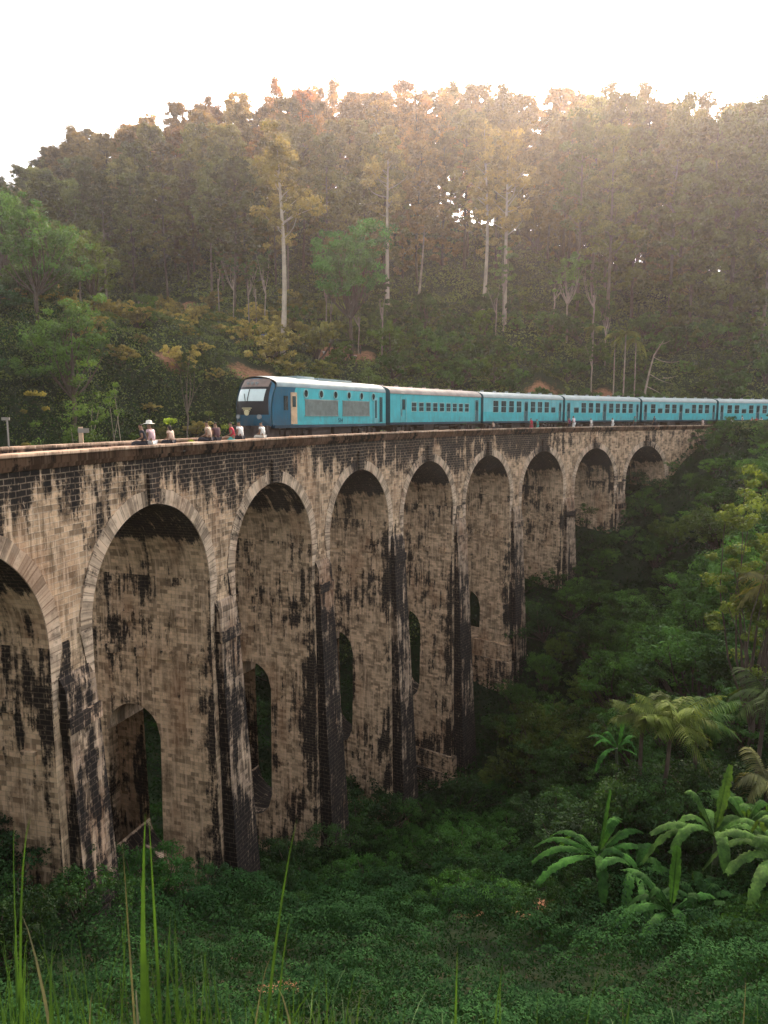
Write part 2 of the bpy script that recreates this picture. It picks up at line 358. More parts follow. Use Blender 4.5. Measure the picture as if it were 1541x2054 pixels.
for side in (0, 1):
    sg = 1 if side == 0 else -1
    def O(p): return -p if side == 0 else W + p
    b = MB()
    for i in range(-1, 8):
        sl = np.linspace(-5.1, 5.1, 69); s = i * S + sl
        zb = np.where(np.abs(sl) < RO, ZC + np.sqrt(np.maximum(RO ** 2 - sl ** 2, 0)) - .0, ZC)
        zb = np.minimum(zb, ZTOP - .55)
        t = np.linspace(0, 1, 16)[:, None]; z = zb[None] * (1 - t) + ZTOP * t
        s2 = np.broadcast_to(s, z.shape)
        b.grid(bpa(s2, O(0), z), np.stack([s2, z], -1), topstain(s2, z) + .08 * (np.abs(sl) < .9))
    # left and right abutment walls
    for s0, s1 in ((-34, -15.3), (76.5, 106)):
        s = np.linspace(s0, s1, 60); z = np.linspace(ZTOP, -12 if s0 > 0 else -14, 30)[:, None]
        s2, z2 = np.broadcast_arrays(s, z); b.grid(bpa(s2, O(0), z2), np.stack([s2, z2], -1), topstain(s2, z2) + (.1 if s0 > 0 else .3))
    vb(b, 'spandrel_wall', M['stone'])
    # rings
    for i in range(-1, 8):
        b = MB(); a = np.linspace(0, math.pi, 41)
        cx_, cz_ = np.cos(a), np.sin(a)
        rr = np.linspace(0, 1, 4)[:, None]
        wob = (rs.rand(41) - .5) * .07
        def P(rad, pj):
            return bpa(i * S + rad * cx_, O(pj), ZC + rad * cz_)
        rad = R + (RO + wob - R)[None] * rr
        st = .15 + .75 * np.exp(-((a - math.pi / 2) / .30) ** 2) * (1 if i < 6 else .45)
        G = np.stack([P(rad[k_], .05) for k_ in range(4)])
        b.grid(G, np.stack([np.broadcast_to(a * 4.4, rad.shape), rad * .2 + .5], -1), st)
        b.grid(np.stack([P(rad[0], .05), P(rad[0], 0)]), np.stack([np.stack([a * 4.4, 0 * a], -1)] * 2), st)
        b.grid(np.stack([P(rad[3], .05), P(rad[3], -.02)]), np.stack([np.stack([a * 4.4, 0 * a], -1)] * 2), st)
        # straight legs below springing
        for e in (-1, 1):
            zz = np.linspace(ZC, ZC - 2.2, 8)[:, None]; w_ = np.linspace(0, 1, 3)[None] * (RO - R) * (1 - np.clip((ZC - zz) / 2.4, 0, 1) * .8)
            sx = i * S + e * (R + w_); z2 = np.broadcast_to(zz, sx.shape)
            b.grid(bpa(sx, O(.05), z2), np.stack([z2, sx * .2], -1), .12)
        vb(b, 'arch_ring', M['ring'])
        # keystone
        b = MB(); b.box(i * S - .32, i * S + .32, -.16, .05, ZC + R + .05, ZC + R + 1.25, st=.9 if i < 6 else .42, f=lambda x, y, z: bp(x, O(-y), z))
        vb(b, 'keystone', M['stone'])
    # cornice band and coping
    b = MB(); s = np.linspace(-40, 112, 240)
    prf = [(0, ZTOP - .16), (.10, ZTOP - .12), (.12, ZTOP), (.22, ZTOP + .03), (.22, -HP - .10), (.25, -HP - .10)]
    b.grid(np.stack([bpa(s, O(p), z - .2 * side) for p, z in prf]), np.stack([np.stack([s, np.full_like(s, z)], -1) for p, z in prf]), .30)
    vb(b, 'cornice', M['cornice'])
    b = MB(); prf = [(.25, -HP - .10), (.25, -HP - .02), (.23, -HP), (-.42, -HP), (-.42, -HP - .12)]
    b.grid(np.stack([bpa(s, O(p), z - .2 * side) for p, z in prf]), np.stack([np.stack([s, np.full_like(s, z + p)], -1) for p, z in prf]), -.05)
    vb(b, 'coping', M['coping'])
    b = MB(); b.grid(np.stack([bpa(s, O(-.40), z - .2 * side) for z in (-HP - .1, -HP - .9)]), np.stack([np.stack([s, np.full_like(s, z)], -1) for z in (-1.2, -2)]), .35); vb(b, 'parapet_inner_face', M['cornice'])

# vaults
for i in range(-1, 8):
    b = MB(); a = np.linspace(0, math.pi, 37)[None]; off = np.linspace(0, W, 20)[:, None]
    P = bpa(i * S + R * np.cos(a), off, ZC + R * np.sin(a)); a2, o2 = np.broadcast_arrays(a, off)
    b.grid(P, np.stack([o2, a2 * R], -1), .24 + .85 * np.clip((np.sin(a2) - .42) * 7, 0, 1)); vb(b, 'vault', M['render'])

# piers with the slender arched opening that runs through them
TO0, TO1 = 2.9, 6.0
for j, (s0, zb) in enumerate(zip(PIERS, BASE)):
    zb = zb - 2.5; b = MB(); has = j in (1, 2, 3, 4, 5)
    tz1 = (0, -14.0, -15.3, -16.2, -17, -17.3)[j] if has else 0; tz0 = (0, -23.4, -25.4, -25, -25, -23)[j] if has else 0
    z = np.linspace(ZC, zb, 40)[:, None]
    for side in (0, 1):
        u = np.linspace(-1, 1, 9)[None]; ss = s0 + u * prof(z); off = (-bat(z) if side == 0 else W + bat(z)) + 0 * u
        z2 = np.broadcast_to(z, ss.shape); b.grid(bpa(ss, off, z2), np.stack([ss, z2], -1), .42 + 0 * z2)
    for e in (-1, 1):
        seed = rs.rand() * .12
        def face(o0, o1, za, zbm, n=10, m_=14):
            t = np.linspace(0, 1, n)[:, None]; oo = np.linspace(o0, o1, m_)[None]
            A_ = za(oo) if callable(za) else za; B_ = zbm(oo) if callable(zbm) else zbm
            z2 = A_ * (1 - t) + B_ * t; z2 = z2 + 0 * oo; o2 = oo + 0 * z2
            st = .17 + seed + .30 * np.clip((-25 - z2) / 5, 0, 1) + .5 * np.exp(-((o2 + .2) / .55) ** 2) * (e < 0) + .25 * np.clip((z2 - (ZC - 1.2)) / 1.2, 0, 1)
            b.grid(bpa(s0 + e * prof(z2), o2, z2), np.stack([o2 + 20 * j + 7 * e, z2], -1), st)
        # edge columns follow the batter
        zc_ = np.linspace(ZC, zb, 40)
        for k0, k1, f0 in ((0, 1.2, 0), (W - 1.2, W, 1)):
            t = np.linspace(0, 1, 5)[None]; Z = zc_[:, None]
            o2 = (-bat(Z)) * (1 - t) + k1 * t if f0 == 0 else k0 * (1 - t) + (W + bat(Z)) * t
            z2 = np.broadcast_to(Z, o2.shape)
            st = .20 + seed + .45 * np.exp(-((o2 + .2) / .5) ** 2) * (f0 == 0)
            b.grid(bpa(s0 + e * prof(z2), o2, z2), np.stack([o2 + 20 * j + 7 * e, z2], -1), st)
        if not has:
            face(1.2, W - 1.2, ZC, zb, 34, 14)
        else:
            face(1.2, TO0, ZC, zb, 34, 6); face(TO1, W - 1.2, ZC, zb, 34, 6)
            c = (TO0 + TO1) / 2; h = (TO1 - TO0) / 2
            ar = lambda o: np.sqrt(np.maximum(h * h - (o - c) ** 2, 0))
            zlo = max(tz0, zb)
            face(TO0, TO1, ZC, lambda o: tz1 - h + ar(o), 16, 15)
            if zb < tz0: face(TO0, TO1, lambda o: tz0 + h - ar(o), zb, 16, 15)
    vb(b, 'pier', M['render'])
    if has:
        c = (TO0 + TO1) / 2; h = (TO1 - TO0) / 2; a = np.linspace(0, 2 * math.pi, 49)
        oo = c + h * np.cos(a); zz = np.where(np.sin(a) >= 0, tz1 - h + h * np.sin(a), tz0 + h + h * np.sin(a))
        b = MB(); t = np.linspace(-1, 1, 6)[:, None]; z2 = zz[None] + 0 * t; o2 = oo[None] + 0 * t
        b.grid(bpa(s0 + t * prof(z2), o2, z2), np.stack([z2 * .3 + t * 1.2, o2 + z2], -1), np.where(np.sin(a)[None] + 0 * t < -.05, .75, -.3)); vb(b, 'pier_opening', M['ring'])  # jambs and head paler than the pier: light painted into the lining colour
    # pilasters on both faces
    for side in (0, 1):
        def O(p): return -p if side == 0 else W + p
        b = MB(); zt = ZC - 1.1; zz = np.concatenate([[zt, zt - .45], np.linspace(zt - .5, zb, 34)])
        hw = .78 + (zt - zz) * .018; pj = bat(zz) + .26 + (zt - zz) * .034; pj[0] = bat(zz[0]) + .03
        sec = lambda u: {0: (-1, 0), 1: (-1, 1), 2: (1, 1), 3: (1, 0)}[u]
        for (ua, ub) in ((0, 1), (1, 2), (2, 3)):
            (sa, fa), (sb_, fb) = sec(ua), sec(ub); t = np.linspace(0, 1, 6)[None]
            S_ = s0 + hw[:, None] * (sa * (1 - t) + sb_ * t); back = bat(zz)[:, None] - .02
            Pj = back + (pj[:, None] - back) * (fa * (1 - t) + fb * t)
            z2 = zz[:, None] + 0 * t
            uu = S_ + Pj
            far_ = np.clip((58 - s0) / 15, 0, 1)
            st = (.68 if ua == 0 else .46) * (.55 + .45 * far_) + .10 + .30 * np.clip((-14 - z2) / 8, 0, 1) - .15 * np.clip((z2 + 11) / 3, 0, 1)  # left side darkest: its shade is painted in along with the black growth
            b.grid(bpa(S_, O(Pj), z2), np.stack([uu, z2], -1), st)
        vb(b, 'pilaster', M['pilaster'])
        b = MB(); zk = -10.3; w2 = .78 + (zt - zk) * .018 + .05; p2 = bat(zk) + .26 + (zt - zk) * .034 + .09
        b.box(s0 - w2, s0 + w2, -p2, .1, zk - .28, zk + .28, st=.85, f=lambda x, y, z: bp(x, O(-y) if side else y, z)); vb(b, 'impost_block', M['pilaster'])
    # corbel blocks left from the centring, on the reveal facing left
    for zk, offs in ((-11.3, (.9, 2.4, 3.9, 5.6)), (-9.6, (1.6, 4.6))):
        if zk - 1 < zb + 4: continue
        for o_ in offs:
            b = MB(); sx = s0 - prof(zk); b.box(sx - .13, sx + .02, o_ - .28, o_ + .28, zk - .22, zk + .22, st=.25, f=bp); vb(b, 'corbel', M['render'])
    # stepped footing
    if j >= 3 and j < 6:
        b = MB(); z_ = -29.3 if j < 5 else -22
        for e in range(2):
            hw = prof(z_) + .25 + .3 * e; b.box(s0 - hw, s0 + hw, -bat(z_) - .3 - .3 * e, W + bat(z_) + .3, zb, z_ - 1.6 * e, st=.3 + .35 * e, f=bp)
        vb(b, 'footing', M['stone'])

# deck: ballast, sleepers, rails
b = MB(); s = np.linspace(-60, 130, 200); o = np.linspace(.42, W - .42, 10)[:, None]
z = -1.78 + .14 * np.clip(1 - np.abs(o - 3.85) / 2.0, 0, .7); s2, o2 = np.broadcast_arrays(s, o)
bal, nt, bs = new_mat('ballast'); geo = N(nt, 'ShaderNodeTexCoord').outputs['Object']; n1 = noise(nt, geo, 9, 4, .7)
nt.links.new(mixc(nt, ramp(nt, n1, .3, .7), (.06, .045, .035), (.20, .145, .105)), bs.inputs['Base Color']); bs.inputs['Roughness'].default_value = .95
bpn = N(nt, 'ShaderNodeBump', Distance=.05, Strength=1.); nt.links.new(n1, bpn.inputs['Height']); nt.links.new(bpn.outputs[0], bs.inputs['Normal'])
b.grid(bpa(s2, o2, np.broadcast_to(z, s2.shape)), np.stack([s2, o2], -1)); vb(b, 'ballast_bed', bal)
M['rail'] = plain('rail_steel', (.16, .12, .10), .45, .6); M['sleeper'] = plain('sleeper_wood', (.09, .065, .05), .9)
b = MB()
for k in range(-50, 150): b.box(k * .75 - .12, k * .75 + .12, 2.6, 5.1, -1.72, -1.665, f=bp)
vb(b, 'sleepers', M['sleeper'])
for o_ in (3.85 - .838, 3.85 + .838):
    b = MB(); s = np.linspace(-58, 125, 240)
    prf = [(-.06, -1.665), (-.06, -1.65), (-.015, -1.64), (-.015, -1.57), (-.035, -1.56), (-.035, RAIL), (.035, RAIL), (.035, -1.56), (.015, -1.57), (.015, -1.64), (.06, -1.65), (.06, -1.665)]
    b.grid(np.stack([bpa(s, o_ + p, z) for p, z in prf])); vb(b, 'rail', M['rail'])

# ------------------------------------------------------------------ train
M['cyan'] = painted('turquoise_paint', (.055, .47, .53))
M['cyanpale'] = painted('pale_turquoise_paint', (.15, .50, .56))
M['blue'] = painted('deep_blue_paint', (.005, .105, .19), .34, .2)
M['teal'] = plain('dark_teal_paint', (.012, .085, .11), .5, var=.15)
M['navy'] = plain('navy_skirt_paint', (.010, .035, .06), .6)
M['roof'] = plain('weathered_roof_paint', (.36, .31, .28), .75, var=.22, sc_=.8)
M['roofw'] = plain('pale_grey_roof_paint', (.36, .40, .40), .6, var=.12, sc_=.8)
M['locoroof'] = plain('bluish_grey_roof_paint', (.24, .31, .33), .6, var=.2, sc_=.8)
M['visor'] = plain('grey_brown_visor', (.20, .15, .13), .6, var=.2)
M['glass'] = plain('dark_window_glass', (.025, .03, .035), .12, spec=.8, var=.3)
M['frame'] = plain('window_frame_paint', (.22, .46, .48), .5)
M['screen'] = plain('windscreen_glass', (.55, .66, .66), .1, spec=.9, var=.05)  # pale base colour stands in for the reflection on the glass
M['mask'] = plain('black_gloss_mask', (.010, .010, .012), .45, spec=.25)
M['grille'] = plain('grey_grille', (.23, .27, .26), .6, var=.15)
M['cream'] = plain('cream_door_paint', (.55, .38, .24), .55)
M['under'] = M['under']
M['iron'] = plain('underframe_iron', (.055, .040, .036), .85, var=.3)
M['wheel'] = plain('wheel_steel', (.10, .07, .055), .6, .4)
M['crest'] = plain('crest_paint', (.55, .50, .30), .5)
M['lampw'] = plain('headlamp_glass', (.22, .24, .25), .2, spec=.8)
M['red'] = plain('red_paint', (.4, .03, .03), .5)

HW = 1.42
def section(n=14, z0=1.02, zs=3.30, top=3.82):
    pts = [(-HW, z0), (-HW, zs)]
    for k in range(1, n):
        a = math.pi - math.pi * k / n; pts.append((HW * math.cos(a) * (1 - .0 * k), zs + (top - zs) * math.sin(a) ** .8))
    pts += [(HW, zs), (HW, z0)]
    return pts

TRAIN0 = 28.57; LC = 14.96
def car_frame(name, sa, sb):
    xa, ya = pt(sa, 3.85); xb, yb = pt(sb, 3.85)
    return empty(name, ((xa + xb) / 2, (ya + yb) / 2, RAIL), math.atan2(yb - ya, xb - xa))
# local axes: +x away from the loco front, -y is the side facing the camera

def bogie(parent, x):
    b = MB()
    for y in (-1.05, 1.05): b.box(x - 1.5, x + 1.5, y - .07, y + .07, .42, .68)
    b.box(x - .3, x + .3, -1, 1, .45, .8); 
    for dx in (-1, 1):
        for y in (-1.16, 1.16): b.box(x + dx * 1. - .16, x + dx * 1. + .16, y - .1, y + .1, .3, .62)
    for y in (-1.15, 1.15):
        for dx in (-.28, .28): b.tube([(x + dx, y, .4), (x + dx, y, .75)], .09, 8)
    bo = b.build('bogie', M['iron'], parent)
    for dx in (-1, 1):
        for y in (-.84, .84):
            w = MB(); w.tube([(x + dx, y - .065, .46), (x + dx, y + .065, .46)], .46, 20); w.tube([(x + dx, y - .12, .46), (x + dx, y + .12, .46)], .12, 10); w.build('wheel', M['wheel'], bo)
def window(parent, x0, x1, z0, z1, fr=.06, bars=0, half=False):
    b = MB(); y = -HW
    b.box(x0 - fr, x0, y - .03, y + .02, z0 - fr, z1 + fr, 1); b.box(x1, x1 + fr, y - .03, y + .02, z0 - fr, z1 + fr, 1)
    b.box(x0, x1, y - .03, y + .02, z0 - fr, z0, 1); b.box(x0, x1, y - .03, y + .02, z1, z1 + fr, 1)
    b.box(x0, x1, y - .012, y + .02, z0, z1, 0)
    for k in range(bars):
        zz = z0 + (z1 - z0) * (k + 1) / (bars + 1); b.box(x0, x1, y - .03, y - .012, zz - .02, zz + .02, 1)
    if half: b.box(x0, x1, y - .035, y - .012, z0 + (z1 - z0) * .55, z1, 2)
    b.build('window', [M['glass'], M['frame'], M['cyanpale']], parent)
def coach(idx, label, kind, top=3.86):
    sa = TRAIN0 + idx * LC + .32; sb = TRAIN0 + (idx + 1) * LC - .32
    r = car_frame('passenger_carriage', sa, sb); tag(r, label, 'train carriage', 'blue carriages coupled behind the locomotive')
    L = math.dist(pt(sa, 3.85), pt(sb, 3.85)) / 2
    b = MB(); sec = section(top=top); n = len(sec); x = np.linspace(-L, L, 24)
    lo = [(-HW, 1.02), (-HW, 1.9), (-HW, 3.30)]
    def sk(pr, m): b.grid([[(xx, p[0], p[1]) for xx in x] for p in pr], m=m)
    sk([(-HW, 1.02), (-HW, 1.95)], 0); sk([(-HW, 1.95), (-HW, 3.30)], 1 if kind == 'new' else 0); sk([(HW, 3.30), (HW, 1.02)], 0)
    for e in (-1, 1):
        c = (e * L, 0, 2.4); b.grid([[(e * L, p[0], p[1]) for p in sec + [sec[0]]], [c for p in sec + [sec[0]]]], m=2)
    b.grid([[(xx, -HW, 1.02) for xx in x], [(xx, HW, 1.02) for xx in x]], m=2)
    b.build('body', [M['cyan'], M['cyanpale'], M['teal']], r)
    b = MB(); b.grid([[(xx, p[0] * 1.012, p[1] + .01) for xx in np.linspace(-L - .05, L + .05, 20)] for p in sec[1:-1]])
    b.box(-L, L, -HW - .05, -HW - .01, 3.27, 3.33)
    for k in range(7):
        xx = -L + (k + .5) * 2 * L / 7; b.tube([(xx, -.45 if kind == 'new' else .2, top - .1), (xx, -.45 if kind == 'new' else .2, top + .12)], .17, 10)
    b.build('roof', M['roof'] if idx == 0 else M['roofw'], r)
    b = MB(); b.box(-L, L, -HW - .02, HW + .02, .86, 1.05)
    b.build('solebar', M['navy'], r)
    b = MB(); b.box(-2.2, -.6, -1.2, 1.2, .35, .86); b.box(.4, 2.1, -1.1, -.2, .4, .86); b.tube([(-3.2, -1.15, .7), (3.2, -1.15, .7)], .05, 6)
    b.build('underframe_box', M['iron'], r)
    b = MB()
    b.box(L + .001, L + .6, -.62, .62, 1.1, 3.4)
    b.build('gangway', M['teal'], r)
    bogie(r, -L + 2.3); bogie(r, L - 2.3)
    def door(x0, x1, dark=False):
        b = MB(); b.box(x0, x1, -HW - .02, -HW + .01, 1.08, 3.0, 0)
        for xx in (x0, x1): b.box(xx - .025, xx + .025, -HW - .045, -HW + .0, 1.08, 3.02, 1)
        d = b.build('door', [M['teal'] if dark else M['cyan'], M['frame']], r)
        w = MB(); xm = (x0 + x1) / 2; w.box(xm - .2, xm + .2, -HW - .035, -HW - .015, 2.05, 2.85); w.build('window', M['glass'], d)
        w = MB(); w.box(x0 + .04, x0 + .08, -HW - .09, -HW - .045, 1.5, 2.1); w.build('handle', M['grille'], d)
    if kind == 'old':      # ten small square windows, a door at each end
        door(-L + 1.45, -L + 2.2); door(L - 1.15, L - .5, True)
        for k in range(9):
            xc = -L + 3.35 + k * (2 * L - 5.4) / 8.6; window(r, xc - .34, xc + .34, 1.95, 2.62, .07, bars=1)
    else:                  # two groups of four windows with a dark middle door
        door(-.35, .35, True); door(L - .85, L - .3, True)
        if idx >= 2: door(-L + .3, -L + .9, True)
        for g in (-1, 1):
            for k in range(4):
                xc = (-L * .5 + .35 if g < 0 else L * .5 - .35) + (k - 1.5) * 1.36
                if g > 0 and k == 3 and idx != 3: pass
                window(r, xc - .42, xc + .42, 1.92, 3.0, .05, half=(k * 7 + idx * 3 + g) % 5 == 0, bars=1)
    return r
coach(0, 'blue carriage with nine small square windows, coupled directly behind the rounded locomotive', 'old', 3.88)
coach(1, 'pale roofed blue carriage second behind the locomotive, above the fifth tall arch opening', 'new')
coach(2, 'blue carriage third behind the locomotive, with pink and white dressed people standing below it', 'new')
coach(3, 'blue carriage fourth behind the locomotive, above the two smallest arches of the viaduct', 'new')
coach(4, 'farthest blue carriage, cut by the right picture edge above the green slope', 'new')

# power car -------------------------------------------------
LP_ = 15.0
r = car_frame('locomotive', TRAIN0 - .3 - LP_, TRAIN0 - .3)
tag(r, 'blue locomotive with rounded nose, dark windscreen surround and round portholes, leading the train', 'locomotive')
L = LP_ / 2; TOPP = 3.95; PZS = 3.28
sec = section(16, .95, PZS, TOPP)
def nose(y, z):
    t = max(0., (z - 1.7) / 2.3); u = abs(y) / HW
    return -L + .95 * t ** 2.0 + .62 * u ** 2.6 + .16 * max(0, (1.5 - z)) 
dn = []
for (p0, p1) in zip(sec[:-1], sec[1:]):
    k = max(1, int(math.dist(p0, p1) / .12))
    for q_ in range(k): dn.append((p0[0] + (p1[0] - p0[0]) * q_ / k, p0[1] + (p1[1] - p0[1]) * q_ / k))
dn.append(sec[-1])
b = MB()
xs = np.linspace(0, 1, 30)
def xpos(t, y, z): x1 = nose(y, z); return x1 + (L - x1) * t
def ins(t, y, z):      # the nose draws in slightly towards the front
    x = xpos(t, y, z); k = max(0, (-L + 2.4 - x) / 2.4); return (x, y * (1 - .10 * k * k), z - max(0, z - 2.6) * .12 * k * k)
tt = np.r_[np.linspace(0, .14, 10), np.linspace(.17, 1, 14)]
def strip(sel, m):
    b.grid([[ins(t, y, z) for t in tt] for y, z in sel], m=m)
iR0 = next(i for i, p in enumerate(dn) if p[1] >= PZS - .001); iR1 = len(dn) - 1 - next(i for i, p in enumerate(dn[::-1]) if p[1] >= PZS - .001)
low = dn[:iR0 + 1]; rf = dn[iR0:iR1 + 1]; hi = dn[iR1:]
for sel in (low, hi):
    b.grid([[ins(t, y, z) for t in tt[:10]] for y, z in sel], m=1); b.grid([[ins(t, y, z) for t in tt[9:]] for y, z in sel], m=0)
b.grid([[(L, y * k, 2.4 + (z - 2.4) * k) for y, z in dn] for k in (1, 0.01)], m=2)
# front cap
for ring in [np.linspace(1, 0.02, 12)]:
    G = []
    for k in ring:
        row = []
        for y, z in dn + [(0, .95)]:
            yy = y * k; zz = 2.35 + (z - 2.35) * k; x = nose(yy, zz); kk = 1.0
            row.append((x, yy * .9, zz - max(0, zz - 2.6) * .12))
        row.append(row[0]); G.append(row)
    b.grid(G, m=1)
b.build('body', [M['cyan'], M['blue'], M['teal']], r, smooth=True)
b = MB(); b.grid([[tuple(np.array(ins(t, y, z)) * (1, 1.008, 1) + (0, 0, .015)) for t in tt] for y, z in rf]); b.box(-L + 4.2, -L + 6.2, -.7, .7, TOPP - .1, TOPP + .12); b.box(-1, 3.4, -.8, .8, TOPP - .12, TOPP + .08)
b.build('roof', M['locoroof'], r, smooth=False)
def fp(y0, y1, z0, z1, off, name, mat, n=12, mode=0, par=None):
    b = MB(); G = []
    for z in np.linspace(z0, z1, n):
        row = []
        for u in np.linspace(-1, 1, n):
            w_ = (y0 if False else y1); y = u * w_ * (1 - .10 * max(0, (z - z0) / (z1 - z0)) if mode else 1) + (y0 if mode == 2 else 0)
            row.append((nose(y, z) - off, y * .9, z - max(0, z - 2.6) * .12))
        G.append(row)
    b.grid(G); return b.build(name, mat, par or r)
fp(0, 1.34, 1.62, 3.66, .012, 'windscreen_surround', M['mask'], 16, 1)
fp(0, 1.12, 3.36, 3.90, .028, 'visor', M['visor'], 12)
ws = fp(0, 1.06, 2.42, 3.20, .035, 'windscreen', M['screen'], 12)
b = MB(); G = [[(nose(u * .03, z) - .05, u * .03, z) for u in (-1, 1)] for z in np.linspace(2.32, 3.12, 6)]; b.grid(G)
b.tube([(nose(.1, 2.35) - .07, .1, 2.3), (nose(.3, 2.8) - .07, .3, 2.85)], .02, 6); b.build('wiper', M['mask'], ws)
b = MB()
for k in range(3): b.box(nose(0, 1.95) - .05, nose(0, 1.95) + .02, -.34 + .07 * k, .34 - .07 * k, 1.98 - .1 * k, 2.03 - .1 * k)
b.tube([(nose(0, 1.8) - .06, 0, 1.74), (nose(0, 1.8) + .02, 0, 1.74)], .17, 14); b.build('crest', M['crest'], r)
for y in (-.85, .85):
    b = MB(); b.tube([(nose(y, 1.5) - .06, y * .9, 1.5), (nose(y, 1.5) + .06, y * .9, 1.5)], .14, 14); b.build('headlight', M['lampw'], r)
for y in (-.35, 0, .35):
    b = MB(); x_ = nose(y, 3.55); b.tube([(x_ - .09, y * .9, 3.47), (x_ + .05, y * .9, 3.47)], .09, 10); b.build('headlight', M['lampw'], r)
b = MB(); b.box(-L + .15, -L + 1.6, -1.15, 1.15, .30, .98); b.box(-L - .35, -L + .2, -.14, .14, .75, .98); b.box(-L + .1, -L + .3, -1.3, 1.3, .7, .98)
b.build('cowcatcher', M['iron'], r)
b = MB(); b.box(-L + .8, L, -HW - .015, HW + .015, .82, 1.0); b.build('solebar', M['navy'], r)
b = MB(); b.box(-2.5, -.2, -1.25, 1.25, .32, .82); b.box(.4, 2.6, -1.2, 1.2, .36, .82); b.build('underframe_box', M['iron'], r)
bogie(r, -L + 3.3); bogie(r, L - 2.6)
def rect(x0, x1, z0, z1, name, mat, out=.02, par=None, m=0):
    b = MB(); b.box(x0, x1, -HW - out, -HW + .01, z0, z1, m); return b.build(name, mat, par or r)
rect(-L + 1.75, -L + 2.15, 1.9, 2.75, 'cab_window', M['glass'])
d = rect(-L + 2.45, -L + 3.1, 1.05, 2.98, 'cab_door', M['cream'], .03); rect(-L + 2.6, -L + 2.95, 2.1, 2.75, 'window', M['glass'], .045, d)
for k in range(6):
    xc = -L + 4.1 + k * 1.78; b = MB(); b.tube([(xc, -HW - .03, 2.95), (xc, -HW + .01, 2.95)], .22, 18, m=0); 
    t = np.linspace(0, 2 * np.pi, 19)
    b.grid([[(xc + q_ * math.cos(a), -HW - yy, 2.95 + q_ * math.sin(a)) for a in t] for q_, yy in ((.22, .03), (.23, .05), (.29, .05), (.29, 0))], m=1)
    b.build('porthole', [M['glass'], M['frame']], r)
for x0, x1 in ((-L + 4.0, -L + 8.0), (-L + 8.6, -L + 12.4)):
    b = MB(); b.box(x0, x1, -HW - .012, -HW + .01, 1.58, 2.55)
    for k in range(34):
        xx = x0 + (k + .5) * (x1 - x0) / 34; b.box(xx - .03, xx + .03, -HW - .035, -HW - .012, 1.58, 2.55)
    b.box(x0 - .05, x1 + .05, -HW - .04, -HW, 2.55, 2.60); b.box(x0 - .05, x1 + .05, -HW - .04, -HW, 1.53, 1.58)
    b.build('side_grille', M['grille'], r)
d = rect(L - 1.9, L - 1.3, 1.05, 2.9, 'service_door', M['cyanpale'], .03); rect(L - 1.75, L - 1.5, 1.4, 2.7, 'window', M['glass'], .045, d)
rect(L - 1.0, L - .55, 1.1, 2.95, 'end_panel', M['glass'], .02)
cu = bpy.data.curves.new('number', 'FONT'); cu.body = 'S14'; cu.size = .42; cu.extrude = .004; cu.align_x = 'CENTER'
to = bpy.data.objects.new('number', cu); COL.objects.link(to); to.location = (-L + 8.3, -HW - .02, 1.12); to.rotation_euler = (math.pi / 2, 0, 0)
bpy.context.view_layer.update(); dg = bpy.context.evaluated_depsgraph_get(); tm = bpy.data.meshes.new_from_object(to.evaluated_get(dg))
tm.materials.clear(); tm.materials.append(M['navy']); t2 = bpy.data.objects.new('fleet_number', tm); COL.objects.link(t2); t2.location = to.location; t2.rotation_euler = to.rotation_euler; t2.parent = r
bpy.data.objects.remove(to)

# ------------------------------------------------------------------ plants
rg = np.random.RandomState(3)
def rhombs(C, size, up=.0, aspect=.55, rg=rg, nrm=None):
    """one rhombic leaf per centre"""
    n = len(C); size = np.broadcast_to(np.asarray(size, float), (n,))
    A = rg.normal(size=(n, 3)); A /= np.linalg.norm(A, axis=1)[:, None]
    B = rg.normal(size=(n, 3)) if nrm is None else nrm + rg.normal(size=(n, 3)) * .55
    B = B + np.array([0, 0, up]); B /= np.linalg.norm(B, axis=1)[:, None] + 1e-9
    A = A - (A * B).sum(1)[:, None] * B; A /= np.linalg.norm(A, axis=1)[:, None] + 1e-9
    D = np.cross(A, B); s = size[:, None]
    V = np.stack([C - A * s * .5, C + D * s * .5 * aspect, C + A * s * .5, C - D * s * .5 * aspect], 1).reshape(-1, 3)
    return V, np.arange(4 * n).reshape(n, 4)
def clump(c, r, n, rg, shell=.6):
    d = rg.normal(size=(n, 3)); d /= np.linalg.norm(d, axis=1)[:, None]
    k = shell + (1 - shell) * rg.rand(n); return np.asarray(c) + d * k[:, None] * np.asarray(r), d
def crown_obj(name, cl, leaf, root, rg, up=.3):
    C = np.concatenate([c[0] for c in cl]); D = np.concatenate([c[1] for c in cl])
    V, Fq = rhombs(C, leaf * rg.uniform(.6, 1.35, len(C)), up, .6, rg, nrm=D)
    return mk(name, V, Fq, M['leaf'], root)
def limb(b, p0, p1, r0, r1, rg, bend=.12, n=5, k=6):
    p0 = np.array(p0, float); p1 = np.array(p1, float); L_ = np.linalg.norm(p1 - p0)
    t = np.linspace(0, 1, n)[:, None]; off = rg.normal(size=3) * bend * L_; off[2] = abs(off[2])
    b.tube(p0 + (p1 - p0) * t - np.sin(t * math.pi) * off * .5, r0 + (r1 - r0) * t[:, 0], k); return p1

